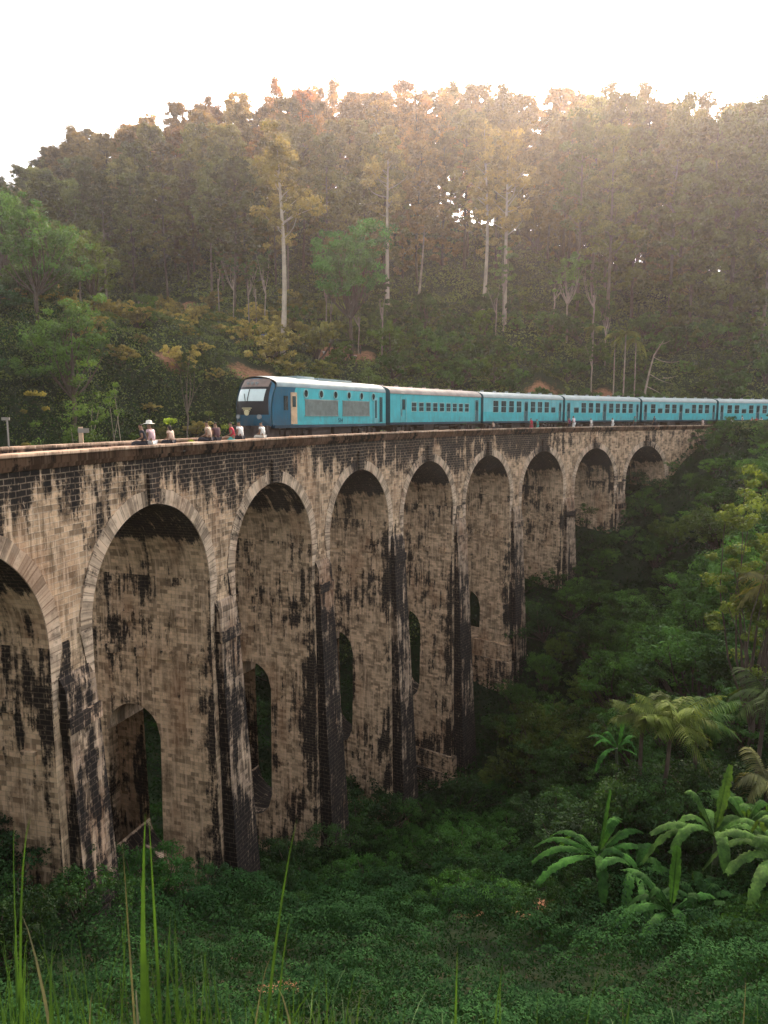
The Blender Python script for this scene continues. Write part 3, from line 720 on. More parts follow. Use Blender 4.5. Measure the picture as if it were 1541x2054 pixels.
def eucalyptus(name, H, seed, bare=.45, rad=4.2, trunk=.30, leaf=.42, nb=20, mat='bark', lean=(0, 0)):
    rg = np.random.RandomState(seed); root = empty(name); b = MB(); z = np.linspace(-1.5, H * .97, 12)
    wx, wy = rg.normal(size=2) * .3
    ax = lambda zz: np.array([lean[0] * zz / H + wx * math.sin(zz / H * 4), lean[1] * zz / H + wy * math.sin(zz / H * 3.3), zz])
    b.tube([ax(q_) for q_ in z], trunk * (1 - .85 * np.clip(z / H, 0, 1)) + .02, 8); cl = []
    for k in range(nb):
        t = bare + (1 - bare) * (k + rg.rand()) / nb; zz = H * t; a = rg.uniform(0, 6.28)
        rr = rad * (math.sin(min(1, (t - bare) / (1 - bare) * 1.1 + .22) * math.pi) ** .6) * rg.uniform(.45, 1.1)
        tip = ax(zz) + np.array([math.cos(a) * rr, math.sin(a) * rr, rr * rg.uniform(.35, .9)])
        tip[2] = min(tip[2], H * 1.0); limb(b, ax(zz - .3), tip, trunk * .28 * (1.1 - t) + .04, .03, rg)
        for q_ in range(rg.randint(2, 5)):
            c = tip + rg.normal(size=3) * (.8, .8, .45); r_ = rg.uniform(.7, 1.35)
            cl.append(clump(c, (r_, r_, r_ * .55), int(85 * r_), rg, .5))
        if rg.rand() < .5: cl.append(clump((ax(zz) + tip) / 2 + (0, 0, .3), (.7, .7, .5), 26, rg, .4))
    b.build('trunk', M[mat], root, True); crown_obj('crown', cl, leaf, root, rg); return root
def stand_tree(name, H, seed, bare=.38, rad=3.0, leaf=.45, nc=62, mat='darkbark'):
    rg = np.random.RandomState(seed); root = empty(name); b = MB(); z = np.linspace(-1.5, H * .98, 9); w_ = rg.normal(size=2) * .25
    b.tube(np.stack([w_[0] * np.sin(z / 6), w_[1] * np.cos(z / 7), z], -1), .24 * (1 - .8 * np.clip(z / H, 0, 1)) + .03, 7); cl = []
    for k in range(nc):
        t = rg.rand() ** .85; zz = H * (bare + (1 - bare) * t); a = rg.uniform(0, 6.28)
        R_ = rad * (.38 + .67 * (1 - t ** 2.4)) * (.5 + .5 * min(1, t * 3 + .2)); rr = R_ * math.sqrt(rg.rand())
        c = np.array([math.cos(a) * rr, math.sin(a) * rr, min(zz + rr * .15, H)]); r_ = rg.uniform(.55, 1.25)
        cl.append(clump(c, (r_, r_, r_ * .6), int(80 * r_), rg, .4))
        if k % 3 == 0: limb(b, (0, 0, zz - .8), c, .06, .02, rg, n=3, k=5)
    b.build('trunk', M[mat], root, True); crown_obj('crown', cl, leaf, root, rg); return root
def broadleaf(name, H, R_, seed, leaf=.34, nc=90, bare=.3, per=60, mat='darkbark', flat=.8):
    rg = np.random.RandomState(seed); root = empty(name); b = MB(); cl = []
    hb = H * bare; z = np.linspace(-1, hb + .5, 5); b.tube(np.stack([.15 * np.sin(z), 0 * z, z], -1), .04 + R_ * .045 * (1 - .3 * np.clip(z / H, 0, 1)), 7)
    cz = (H + hb) / 2; hz = (H - hb) / 2
    lobes = [(rg.normal(size=3) * (R_ * .38, R_ * .38, hz * .32), rg.uniform(.45, .7)) for _ in range(7)] + [(np.array([0, 0, hz * .35]), .62)]
    for k in range(nc):
        o_, s_ = lobes[rg.randint(len(lobes))]; d = rg.normal(size=3); d /= np.linalg.norm(d); d[2] = d[2] * .9 + .12
        c = np.array([0, 0, cz]) + o_ + d * s_ * np.array([R_, R_, hz]) * rg.uniform(.75, 1.05)
        c[2] = min(max(c[2], hb * .7), H); r_ = R_ * rg.uniform(.12, .24)
        cl.append(clump(c, (r_, r_, r_ * .6), per, rg, .45))
        if k % 5 == 0: limb(b, (0, 0, hb * .8), c, .03 + R_ * .018, .015, rg, n=4, k=5)
    b.build('trunk', M[mat], root, True); crown_obj('crown', cl, leaf, root, rg); return root
def place(root, x, y, z, rz, s, col, label, cat, group=None, used=set()):
    r = root if root.name not in used else copy_thing(root)
    used.add(root.name); used.add(r.name)
    r.location = (x, y, z); r.rotation_euler = (0, 0, rz); r.scale = (s if isinstance(s, tuple) else (s, s, s))
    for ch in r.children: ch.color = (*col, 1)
    for k in ('label', 'category', 'group'):
        if k in r.keys(): del r[k]
    tag(r, label, cat, group); return r
def off_of(x, y):      # signed distance from the near face of the viaduct, and station along it
    cx_ = X0 - math.sin(TH0) / KC; cy_ = Y0 + math.cos(TH0) / KC
    th = np.arctan2((x - cx_) , -(y - cy_)); th = np.where(KC < 0, np.arctan2(-(x - cx_), (y - cy_)), th)
    rad = np.hypot(x - cx_, y - cy_); s = (th - TH0) / KC
    return rad - abs(1 / KC), s
def jit(x0, x1, y0, y1, step, rg):
    X, Y = np.meshgrid(np.arange(x0, x1, step), np.arange(y0, y1, step)); X = X + (np.arange(X.shape[0]) % 2)[:, None] * step / 2
    return np.stack([X.ravel() + rg.uniform(-.38, .38, X.size) * step, Y.ravel() + rg.uniform(-.38, .38, X.size) * step], -1)

# ---- forest on the hill
protoE = [eucalyptus('eucalyptus_tree', 28, 40 + k, bare=.34 + .05 * k, rad=4.2 + .4 * k, trunk=.24, nb=34, leaf=.38, mat='midbark') for k in range(3)]
protoS = [stand_tree('forest_tree', 27, 60 + k, bare=(.05, .16, .26, .36)[k], rad=4.7 + .3 * k, nc=175, leaf=.52) for k in range(4)]
P_ = jit(-130, 130, 118, 212, 6.9, rg); P_ = P_[np.abs(P_[:, 0]) < P_[:, 1] * .56 + 3]
RX = [(-300, 200), (0, 190), (150, 186), (300, 186), (450, 190), (600, 192), (770, 188), (950, 178), (1100, 168), (1250, 160), (1400, 155), (1541, 155), (1900, 160)]
def ridge_y(px): return np.interp(px, [a[0] for a in RX], [a[1] for a in RX])
px_ = 770 + P_[:, 0] / P_[:, 1] * F
keep = (P_[:, 1] < ridge_y(px_) + 10) & (dirt(P_[:, 0], P_[:, 1]) < .15)
front = np.interp(px_, [-100, 200, 450, 600, 720, 760, 1050, 1090, 1200, 1541, 1700], [128, 142, 132, 134, 134, 145, 143, 128, 124, 124, 124]); keep &= P_[:, 1] > front
P_ = P_[keep]; px_ = px_[keep]; hz_ = ground(P_[:, 0], P_[:, 1])
SKX = [0, 60, 100, 160, 200, 260, 330, 400, 470, 520, 590, 640, 720, 800, 900, 1000, 1100, 1200, 1260, 1310, 1380, 1440, 1500, 1541]
SKY = [372, 368, 330, 312, 288, 268, 235, 205, 168, 172, 156, 176, 178, 196, 210, 200, 200, 200, 226, 220, 196, 210, 194, 196]
order = np.argsort(-P_[:, 1]); nfor = 0
for i in order[:298]:
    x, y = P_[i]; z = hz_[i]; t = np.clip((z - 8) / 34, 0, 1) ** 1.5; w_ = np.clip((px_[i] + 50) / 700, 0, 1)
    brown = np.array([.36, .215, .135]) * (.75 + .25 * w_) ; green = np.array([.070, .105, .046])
    col = green * (1 - t) + (brown * w_ + np.array([.13, .125, .095]) * (1 - w_)) * t  # browner towards ridge and right: warm backlit haze painted into the crown colour
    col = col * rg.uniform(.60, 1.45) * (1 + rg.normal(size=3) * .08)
    Ht = np.interp(px_[i], [0, 150, 400, 700, 1000, 1250, 1541], [23, 25, 25, 27, 31, 34, 35]) * rg.uniform(.82, 1.08)
    e = rg.rand() < .30
    p = (protoE if e else protoS)[rg.randint(3 if e else 4)]; s = Ht / 27.5
    sky_py = np.interp(px_[i], SKX, SKY) + abs(rg.normal()) * 15
    Ht = min(Ht, at(px_[i], sky_py, y)[2] - z)
    if Ht < 8: continue
    side = 'far left' if px_[i] < 260 else 'left' if px_[i] < 520 else 'left of centre' if px_[i] < 780 else 'right of centre' if px_[i] < 1050 else 'right' if px_[i] < 1300 else 'far right'
    band = 'upper' if t > .62 else 'lower'
    kindn = 'open crowned pale trunked' if e else 'slim dense crowned dark trunked'
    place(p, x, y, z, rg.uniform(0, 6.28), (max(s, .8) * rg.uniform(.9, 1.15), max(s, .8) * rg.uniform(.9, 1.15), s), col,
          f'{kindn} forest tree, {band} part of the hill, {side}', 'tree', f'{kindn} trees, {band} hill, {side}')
    nfor += 1
print('forest', nfor)
pu = [broadleaf('understory_tree', 12, 4.2, 140 + k, .42, 90, .05, 60) for k in range(3)]
for k in range(64):
    px = rg.uniform(980, 1600) if k < 46 else rg.uniform(60, 560); d = ridge_y(px) - rg.uniform(-6, 14); x = (px - 770) / F * d; z = gz(x, d)
    s = rg.uniform(.7, 1.15); w_ = np.clip((px + 50) / 900, 0, 1); c = np.array([.085, .085, .05]) * (1 - w_) + np.array([.13, .095, .055]) * w_
    sd = 'right' if px > 900 else 'left'
    place(pu[k % 3], x, d, z - .5, rg.uniform(0, 6), (s, s, s * (1.15 if px > 900 else .8)), c * rg.uniform(.8, 1.2), f'low dense understory tree filling the trunks on the {sd} ridge', 'tree', f'understory trees on the {sd} ridge')

# ---- single trees one can point at
def need(px, py, d, top):
    p = at(px, py, d); h_ = at(px, top, d)[2] - gz(p[0], p[1]); print('need', px, round(h_, 1)); return h_
def stand(name_root, px, py, d, col, label, cat='tree', rz=0., top=None, H=None):
    p = at(px, py, d); g_ = gz(p[0], p[1]); s = 1.0
    if top:
        zt = at(px, top, d)[2]; H = max(v.co.z for ch in name_root.children for v in ch.data.vertices); s = (zt - g_) / H
        s = (max(s, .6), max(s, .6), s)
    return place(name_root, p[0], p[1], g_, rz, s, col, label, cat)
stand(eucalyptus('eucalyptus_tree', need(567, 705, 106, 262), 1, .52, 4.2, .42, .40, 26, 'palebark'), 567, 705, 106, (.20, .17, .09), 'tallest eucalyptus with a long bare orange-grey trunk rising from the red dirt bank')
stand(eucalyptus('eucalyptus_tree', need(778, 598, 138, 256), 2, .52, 4.3, .40, .42, 24, 'palebark'), 778, 598, 138, (.32, .26, .15), 'tall pale trunked eucalyptus with a wide light crown right of the round green tree')
stand(eucalyptus('eucalyptus_tree', need(970, 590, 136, 250), 3, .50, 3.8, .36, .42, 24, 'palebark'), 970, 590, 136, (.30, .23, .13), 'left one of two close pale straight trunks with feathery crowns above the middle carriages')
stand(eucalyptus('eucalyptus_tree', need(1012, 640, 128, 270), 4, .45, 4.6, .38, .42, 28, 'palebark'), 1012, 640, 128, (.28, .21, .11), 'right one of two close pale trunks, with low leafy clumps along it')
stand(eucalyptus('leaning_tree', need(836, 610, 136, 430), 5, .8, 2.0, .26, .35, 6, lean=(1.6, 0)), 836, 610, 136, (.11, .08, .045), 'thin pale bare trunk leaning right in the middle of the hillside')
stand(broadleaf('broadleaf_tree', need(705, 692, 112, 458), 5.4, 6, .36, 230, .38, 80), 705, 692, 112, (.05, .17, .05), 'round bright green broadleaf tree at the middle of the hillside')
stand(broadleaf('broadleaf_tree', need(1137, 662, 124, 490), 2.7, 7, .32, 70, .48, 60, 'bark'), 1137, 662, 124, (.10, .20, .07), 'slender light green tree with a pale bare lower trunk above the third carriage')
stand(broadleaf('broadleaf_tree', need(1010, 640, 126, 488), 2.4, 8, .28, 60, .52, 55, 'bark'), 1010, 640, 126, (.10, .18, .07), 'small light green tree at the foot of the twin pale trunks')
stand(broadleaf('conical_tree', need(55, 700, 92, 532), 5.0, 9, .36, 120, .15, 70), 55, 700, 92, (.055, .095, .042), 'broad green conical tree at the left edge of the hillside')
stand(broadleaf('conical_tree', need(-25, 760, 84, 560), 4.3, 10, .34, 100, .15, 70), -25, 760, 84, (.035, .085, .045), 'dark bluish green tree cut by the left picture edge')
stand(broadleaf('forked_tree', need(195, 880, 58, 688), 3.2, 11, .20, 90, .42, 60, 'bark'), 195, 880, 58, (.065, .12, .035), 'yellow-green tree with forked pale trunk behind the parapet, left of the seated people')
stand(broadleaf('young_tree', need(374, 795, 86, 690), 1.3, 12, .24, 40, .6, 50, 'midbark'), 374, 795, 86, (.06, .09, .035), 'small thin tree with a straight pale trunk on the brown slope left of the locomotive')
stand(broadleaf('young_tree', need(282, 700, 112, 585), 1.7, 13, .24, 40, .5, 40, 'bark'), 282, 700, 112, (.045, .08, .035), 'small dark crowned tree with twin trunks on the red grassy slope at left')
stand(broadleaf('leafy_tree', need(345, 862, 44, 822), 1.5, 14, .2, 60, .5, 50), 345, 862, 44, (.20, .30, .055), 'bright yellow-green leafy treetop standing behind the sitting people')
stand(broadleaf('leafy_tree', need(372, 885, 43, 848), 1.4, 15, .2, 60, .5, 50), 372, 885, 43, (.14, .22, .05), 'lower yellow-green treetop beside the parapet left of the locomotive')
stand(broadleaf('leafy_tree', need(430, 850, 68, 785), 2.4, 16, .22, 80, .3, 50), 430, 850, 68, (.13, .17, .05), 'olive green treetop directly in front of the locomotive nose')
stand(broadleaf('drooping_tree', need(75, 880, 54, 790), 1.7, 17, .2, 50, .12, 60), 75, 880, 54, (.15, .14, .05), 'narrow yellowish drooping tree behind the parapet near the left edge')
# group of mid green trees at the left behind the line
pm = [broadleaf('roadside_tree', 12, 3.8, 20 + k, .27, 110, .25, 60) for k in range(3)]
for px, py, d, s, c in ((30, 880, 66, .95, (.06, .13, .06)), (110, 880, 62, .8, (.045, .095, .04)), (150, 870, 78, 1.15, (.06, .12, .04)), (235, 870, 72, .75, (.065, .12, .04)), (90, 840, 86, 1.2, (.05, .11, .045)),
                        (200, 800, 96, .9, (.07, .10, .035)), (290, 865, 74, .5, (.05, .075, .035)), (-40, 870, 70, 1.1, (.03, .07, .04)), (130, 760, 104, 1.0, (.06, .10, .045)), (20, 800, 98, 1.25, (.05, .095, .05)), (400, 850, 80, .55, (.06, .08, .035)), (330, 830, 84, .5, (.08, .085, .04))):
    p = at(px, py, d); place(pm[rg.randint(3)], p[0], p[1], gz(p[0], p[1]), rg.uniform(0, 6), s, np.array(c) * 1.15, 'leafy green tree in the row behind the railway at the left', 'tree', 'green trees behind the line at the left')
def zn(px):
    return ('behind the parapet left of the locomotive' if px < 470 else 'behind the locomotive' if px < 780 else 'behind the carriage with square windows' if px < 966 else 'behind the second carriage' if px < 1133 else 'behind the third carriage' if px < 1288 else 'behind the fourth carriage' if px < 1441 else 'behind the last carriage in view')
# shrubs on the lower slope behind the train
ps = [broadleaf('hillside_shrub', 3.4, 2.3, 30 + k, .30, 46, .08, 42) for k in range(4)]
Q = jit(-60, 75, 88, 134, 4.6, rg); pq = 770 + Q[:, 0] / Q[:, 1] * F; Q = Q[(np.abs(Q[:, 0]) < Q[:, 1] * .56 + 2) & (dirt(Q[:, 0], Q[:, 1]) < .08)]
o_, s_ = off_of(Q[:, 0], Q[:, 1]); Q = Q[(o_ > 11)]; Q = Q[rg.permutation(len(Q))[:210]]
for x, y in Q:
    px = 770 + x / y * F; z = gz(x, y); g = rg.rand(); rt = np.clip((px - 520) / 250, 0, 1)
    c = np.array([.25, .215, .10]) * (1 - rt) + np.array([.045, .10, .035]) * rt
    if g < .18: c = np.array([.06, .11, .03])
    if px > 1360 and y < 112: c = np.array([.12, .16, .04])
    c = c * rg.uniform(.7, 1.3); s = rg.uniform(.6, 1.5) * (.8 if px < 520 else 1.1)
    sd = 'olive brown' if px < 640 else 'dark green'
    place(ps[rg.randint(4)], x, y, z - .2, rg.uniform(0, 6), (s, s, s * rg.uniform(.7, 1.2)), c, f'{sd} shrub on the slope, {zn(px)}', 'shrub', f'{sd} shrubs {zn(px)}')

pp = [broadleaf('pole_tree', 12, 1.5, 80 + k, .3, 30, .55, 36, 'bark') for k in range(3)]
for k, (px, py, d) in enumerate(((500, 665, 118), (515, 668, 120), (533, 672, 117), (470, 655, 122), (655, 672, 117), (664, 676, 116), (720, 690, 113), (767, 700, 113), (995, 650, 124), (1187, 760, 112), (1110, 650, 125), (1215, 690, 120), (1190, 640, 124), (440, 640, 128))):
    p = at(px, py, d); s = rg.uniform(.7, 1.15); place(pp[k % 3], p[0], p[1], gz(p[0], p[1]), rg.uniform(0, 6), (s, s, s), (.05, .09, .035), 'thin pole-like tree with a small green crown on the mid slope', 'tree', 'thin pole-like trees on the mid slope')

# ---- palms
def frond(b, L_, droop, w, n=16, leaf_w=.05, up=.6, rg=rg):
    t = np.linspace(0, 1, n); x = L_ * t * (1 - .15 * t); z = L_ * (up * t - droop * t ** 2.2)
    P0 = np.stack([x, 0 * x, z], -1); b.tube(P0, .03 * (1 - .8 * t) * L_ / 2, 4, cap=False)
    V = []
    for i in range(1, n * 2):
        u = i / (n * 2); c = np.array([np.interp(u, t, x), 0, np.interp(u, t, z)]); l = w * (math.sin(min(1, u * 1.05 + .12) * math.pi) ** .5 + .1)
        for sgn in (-1, 1):
            tip = c + np.array([l * .55, sgn * l * .8, -l * rg.uniform(.35, .8)]); q_ = np.array([leaf_w, 0, 0])
            b.grid([[c - q_, c + q_], [(c + tip) / 2 - q_ * .8 + (0, 0, .12 * l), (c + tip) / 2 + q_ * .8 + (0, 0, .12 * l)], [tip - q_ * .1, tip + q_ * .1]])
def palm(name, H, nf, L_, seed, leafw=.05, tr=.11, droop=.9, mat='bark'):
    rg = np.random.RandomState(seed); root = empty(name); b = MB(); z = np.linspace(-1, H, 8); wx = rg.normal() * .4
    b.tube(np.stack([wx * (z / H) ** 2, 0 * z, z], -1), tr * (1 - .35 * z.clip(0) / H), 8); b.build('trunk', M[mat], root, True)
    for k in range(nf):
        b = MB(); a = k * 2.4 + rg.uniform(-.3, .3); up = rg.uniform(-.45, 1.3); frond(b, L_ * rg.uniform(.75, 1.25), droop * rg.uniform(.3, 1.3) + max(0, up) * .35, L_ * .30, 13, leafw, up, rg)
        o = b.build('frond', M['leaf'], root); o.location = (wx, 0, H); o.rotation_euler = (0, 0, a)
    return root
pa = [palm('palm_tree', 11, 9, 2.3, 90 + k, .09, .12, 1.5) for k in range(3)]
for k, (px, py, d, s) in enumerate(((1230, 800, 112, .95), (1250, 800, 110, 1.05), (1272, 800, 111, .95), (1185, 800, 114, .9))):
    p = at(px, py, d); place(pa[k % 3], p[0], p[1], gz(p[0], p[1]), k * 1.3, s, (.13, .16, .055), 'slender palm with drooping fronds on the slope behind the fourth carriage', 'palm', 'slender palms behind the fourth carriage')
# bare leaning tree
root = empty('bare_tree'); b = MB(); g2 = np.random.RandomState(4)
b.tube([(0, 0, -1), (.2, 0, 3), (.9, 0, 7), (1.5, .1, 9.5), (2.8, .1, 11.6)], [.2, .18, .14, .10, .04], 8); b.build('trunk', M['pale'] if 'pale' in M else M['bark'], root, True)
for p0, p1 in (((.9, 0, 6.8), (4.6, .2, 5.3)), ((1.5, .1, 9.2), (5.4, 0, 8.6)), ((2.2, .1, 11), (3.8, 0, 11.6)), ((.5, 0, 5), (3.4, 0, 3.4)), ((3, .1, 6.2), (5.4, .5, 6.6))):
    b = MB(); limb(b, p0, p1, .06, .015, g2, n=6); b.build('branch', M['bark'], root)
p = at(1288, 800, 108); place(root, p[0], p[1], gz(p[0], p[1]), 0, 1.0, (.3, .3, .3), 'bare white leaning tree with a few leafless side branches right of the palms', 'tree')

# ---- jungle on the right slope of the valley
pj = [broadleaf('jungle_tree', 5.5, 2.6, 100 + k, .17, 130, .12, 75, flat=.7) for k in range(5)]
Q = jit(4, 75, 26, 96, 3.5, rg); o_, s_ = off_of(Q[:, 0], Q[:, 1])
qx = 770 + Q[:, 0] / Q[:, 1] * F; gq = ground(Q[:, 0], Q[:, 1]); va = np.arctan2(gq, Q[:, 1]); qy = 1027 - F * np.tan(va + PITCH)
ok = (o_ < -2.4) & (np.abs(Q[:, 0]) < Q[:, 1] * .56 + 2) & (qy < np.interp(qx, [700, 900, 1100, 1300, 1541], [1550, 1610, 1660, 1700, 1720])) & (Q[:, 1] > 27) & (s_ > 25)
Q = Q[ok]; o_ = o_[ok]; s_ = s_[ok]; print('jungle', len(Q))
def jl(px, py, yel):
    a = 'yellowish' if yel else 'dark green'
    w_ = 'at the right picture edge' if px > 1400 else 'close against the viaduct' if px < np.interp(py, [900, 1600], [1330, 1060]) else 'in the middle'
    v = 'top' if py < 1050 else 'upper half' if py < 1230 else 'lower half' if py < 1430 else 'foot'
    return f'{a} leafy tree {w_}, {v} of the right jungle slope', 'tree', f'{a} trees {w_}, {v} of the slope'
for (x, y), oo in zip(Q, o_):
    px = 770 + x / y * F; z = gz(x, y); k = rg.rand(); far_ = np.clip((y - 40) / 40, 0, 1)
    c = (np.array([.032, .080, .028]) * (1 - far_) + np.array([.060, .135, .035]) * far_) * rg.uniform(.6, 1.35)
    if k < .15: c = (np.array([.07, .105, .035]) if y < 60 else np.array([.08, .13, .04])) * rg.uniform(.7, 1.1)
    s = rg.uniform(.65, 1.25) * (.72 if oo > -6 else 1)
    if px > 1380 and 38 < y < 60: s *= 1.3
    if y > 74: s *= .6
    place(pj[rg.randint(5)], x, y, z - .3, rg.uniform(0, 6), (s, s, s * rg.uniform(.7, 1.15)), c, *jl(px, 1027 - F * math.tan(math.atan2(z + 3, y) + PITCH), k < .15))
# trees seen through the arches, behind the viaduct
Q = jit(-60, 40, 30, 110, 7.5, rg); o_, s_ = off_of(Q[:, 0], Q[:, 1]); Q = Q[(o_ > 13) & (o_ < 34) & (s_ > 0) & (s_ < 75)]
for x, y in Q[:34]:
    z = gz(x, y); s = rg.uniform(1.0, 1.6); s = min(s, max(.4, (-3.2 - z) / 5.5))
    place(pj[rg.randint(5)], x, y, z - .3, rg.uniform(0, 6), s, np.array([.028, .062, .026]) * rg.uniform(.7, 1.3), 'dark green tree behind the viaduct, glimpsed through its piers', 'tree', 'trees behind the viaduct')
def pf(px): return 'by the leftmost buttress' if px < 215 else 'under the widest arch' if px < 430 else 'by the second and third buttress' if px < 660 else 'under the third and fourth wide arches' if px < 950 else 'against the far slender piers'
# bushes at the pier feet
pb = [broadleaf('pier_bush', 2.6, 1.9, 120 + k, .12, 60, .05, 70) for k in range(3)]
for px, py, d, s, c in ((30, 1760, 23, .9, (.022, .055, .028)), (95, 1730, 25, .9, (.02, .05, .03)), (160, 1770, 21.5, .8, (.03, .08, .03)), (245, 1740, 27, .9, (.03, .085, .03)), (320, 1735, 29, 1.0, (.03, .09, .03)), (385, 1790, 28, .8, (.025, .07, .03)),
                        (450, 1800, 29.5, .7, (.02, .05, .026)), (540, 1700, 37, 1.0, (.022, .055, .025)), (590, 1720, 36, .9, (.03, .07, .03)), (700, 1640, 45, 1.3, (.026, .062, .026)), (760, 1640, 46, 1.2, (.03, .075, .028)), (720, 1560, 50, 1.5, (.022, .05, .024)),
                        (900, 1610, 52, 1.4, (.022, .05, .022)), (-30, 1740, 23, 1.0, (.02, .045, .025)), (5, 1800, 19.5, .8, (.02, .055, .025)), (45, 1830, 19, .7, (.022, .06, .025)), (-20, 1850, 18, .8, (.02, .05, .02)), (75, 1800, 20.5, .6, (.03, .075, .028)), (20, 1880, 17, .6, (.025, .06, .022)), (650, 1690, 40, 1.0, (.03, .07, .03)), (1095, 1140, 70, 1.7, (.03, .07, .028))):
    p = at(px, py, d); z = gz(p[0], p[1]); place(pb[rg.randint(3)], p[0], p[1], z - .2, rg.uniform(0, 6), s, c, f'dense green bush at the viaduct foot, {pf(px)}', 'bush', f'bushes at the viaduct foot, {pf(px)}')

def fl(px, py, bright):
    a = 'bright green' if bright else 'dark green'
    w_ = 'left' if px < 450 else 'left of centre' if px < 770 else 'right of centre' if px < 1090 else 'right'
    v = 'near the pier feet' if py < 1700 else 'halfway down' if py < 1780 else 'next to the tea bushes'
    return f'{a} rounded shrub on the valley floor, {w_}, {v}', 'shrub', f'{a} shrubs on the valley floor, {w_}, {v}'
# shrubs over the valley floor
Q = jit(-6, 34, 24, 62, 2.2, rg); o_, s_ = off_of(Q[:, 0], Q[:, 1]); gq = ground(Q[:, 0], Q[:, 1]); qx = 770 + Q[:, 0] / Q[:, 1] * F; qy = 1027 - F * np.tan(np.arctan2(gq, Q[:, 1]) + PITCH)
ok = (o_ < -2) & (np.abs(Q[:, 0]) < Q[:, 1] * .56 + 1) & (qy > 1600) & (qy < np.interp(qx, [0, 500, 900, 1541], [1900, 1860, 1850, 1960])) & (dirt(Q[:, 0], Q[:, 1]) < .05)
Q = Q[ok]; Q = Q[rg.permutation(len(Q))[:130]]; print('floor shrubs', len(Q))
for x, y in Q:
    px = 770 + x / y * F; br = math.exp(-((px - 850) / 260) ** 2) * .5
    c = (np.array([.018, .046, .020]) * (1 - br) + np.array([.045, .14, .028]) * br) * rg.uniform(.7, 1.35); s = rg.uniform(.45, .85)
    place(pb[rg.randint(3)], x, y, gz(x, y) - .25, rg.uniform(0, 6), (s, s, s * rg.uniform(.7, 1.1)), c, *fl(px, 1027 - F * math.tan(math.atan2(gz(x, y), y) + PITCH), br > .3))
# bushes under the far arches, between the piers
for k in range(34):
    s_ = 48 + k * 1.12 + rg.uniform(-.3, .3); o_ = rg.choice([-1.2, .8, 3.5, 6.5, -2.6]); x, y = pt(s_, o_); z = gz(x, y); sc1 = rg.uniform(.7, 1.1)
    place(pb[rg.randint(3)], x, y, z - .3, rg.uniform(0, 6), sc1, np.array([.045, .105, .03]) * rg.uniform(.6, 1.2), 'green bush under the small far arches of the viaduct', 'bush', 'bushes under the far arches')
# ---- banana plants
def banana_leaf(L_, w, up, droop, rg, fold=.45):
    n = 44; L_ = L_ * 1.28; t = np.linspace(0, 1, n); x = L_ * (t * math.cos(up) + 0 * t); z = L_ * (t * math.sin(up) - droop * t ** 2.4); x = x * (1 - .12 * droop * t)
    ww = w * np.clip(np.sin(np.clip(t * 1.08 - .13, 0, 1) * math.pi), 0, 1) ** .45 * (t > .12) + .015
    tear = 1 - .38 * (rg.rand(n) < .4) * rg.rand(n); b = MB()
    u = np.array([-1, -.5, 0, .5, 1]); G = np.zeros((n, 5, 3))
    for i in range(n):
        for j in range(5): G[i, j] = (x[i] + abs(u[j]) * .05, u[j] * ww[i] * (tear[i] if abs(u[j]) == 1 else 1), z[i] - abs(u[j]) ** 1.3 * ww[i] * fold + .012 * math.sin(i * .9 + 1.5 * (u[j] > 0)) * abs(u[j]) + rg.uniform(-.035, .035) * abs(u[j]))
    b.grid(G); b.tube(np.stack([x, 0 * x, z - .015], -1)[:-2], (.028 * (1 - .8 * t))[:-2], 5, cap=False); return b
def banana(x, y, H, L_, nl, seed, label, col, ups=None, s=1.):
    rg = np.random.RandomState(seed); root = empty('banana_plant', (x, y, gz(x, y))); b = MB(); z = np.linspace(-.4, H, 7)
    b.tube(np.stack([.1 * np.sin(z), 0 * z, z], -1), .13 * (1 - .35 * z.clip(0) / H), 9); b.build('trunk', M['bananatrunk'], root, True)
    nl = nl + 4
    if ups: ups = list(ups) + [(rg.uniform(.4, 1.1), rg.uniform(0, 6.28)) for _ in range(8)]
    for k in range(nl):
        up = (ups[k][0] if ups else rg.uniform(.35, 1.2)); az = (ups[k][1] if ups else k * 2.3 + rg.uniform(-.4, .4)); dr = rg.uniform(.5, .95) if up < 1.3 else .08
        o = banana_leaf(L_ * rg.uniform(.8, 1.1), L_ * .078, up, dr, rg).build('leaf', M['banana'], root)
        o.location = (0, 0, H - .1); o.rotation_euler = (0, 0, az); o.color = (*(np.array(col) * rg.uniform(.75, 1.35)), 1)
    tag(root, label, 'banana plant'); return root
M['bananatrunk'] = plain('banana_stem', (.07, .085, .045), .8, var=.4)
def ban(px, py, d, *a, **k): p = at(px, py, d); return banana(p[0], p[1], *a, **k)
ban(1195, 1790, 25, 2.3, 2.5, 8, 1, 'banana plant with one upright leaf, leftmost of the group on the dark slope', (.030, .092, .022),
    [(1.45, 0), (1.2, .5), (.5, 3.1), (.35, 3.5), (.6, 0.1), (.7, 5.8), (.4, 2.5), (.9, .8)])
ban(1345, 1850, 21.5, 1.2, 2.1, 9, 2, 'lowest banana plant, spreading long leaves over the dark bottom right slope', (.028, .085, .022),
    [(1.25, 2.9), (1.35, 1.0), (.7, 3.3), (.5, 3.0), (.55, .2), (.2, .0), (-.1, 3.7), (-.5, 4.6), (.9, 4.6)])
ban(1425, 1790, 24, 2.6, 2.5, 9, 3, 'banana plant with pale arching leaves, second from the right edge', (.045, .10, .028),
    [(1.2, 2.4), (1.3, .6), (.6, 0.0), (.5, .3), (.35, -.3), (.5, 3.1), (.8, 3.6), (.7, 5.5), (1.0, 3.0)])
ban(1560, 1830, 22, 2.4, 2.6, 8, 4, 'banana plant at the right edge, its arching leaves cut by the picture edge', (.052, .105, .032),
    [(.8, 3.0), (.6, 2.7), (.55, 3.4), (.9, 1), (.9, 5), (.5, 3.9), (1.2, 2), (.7, 4.4)])
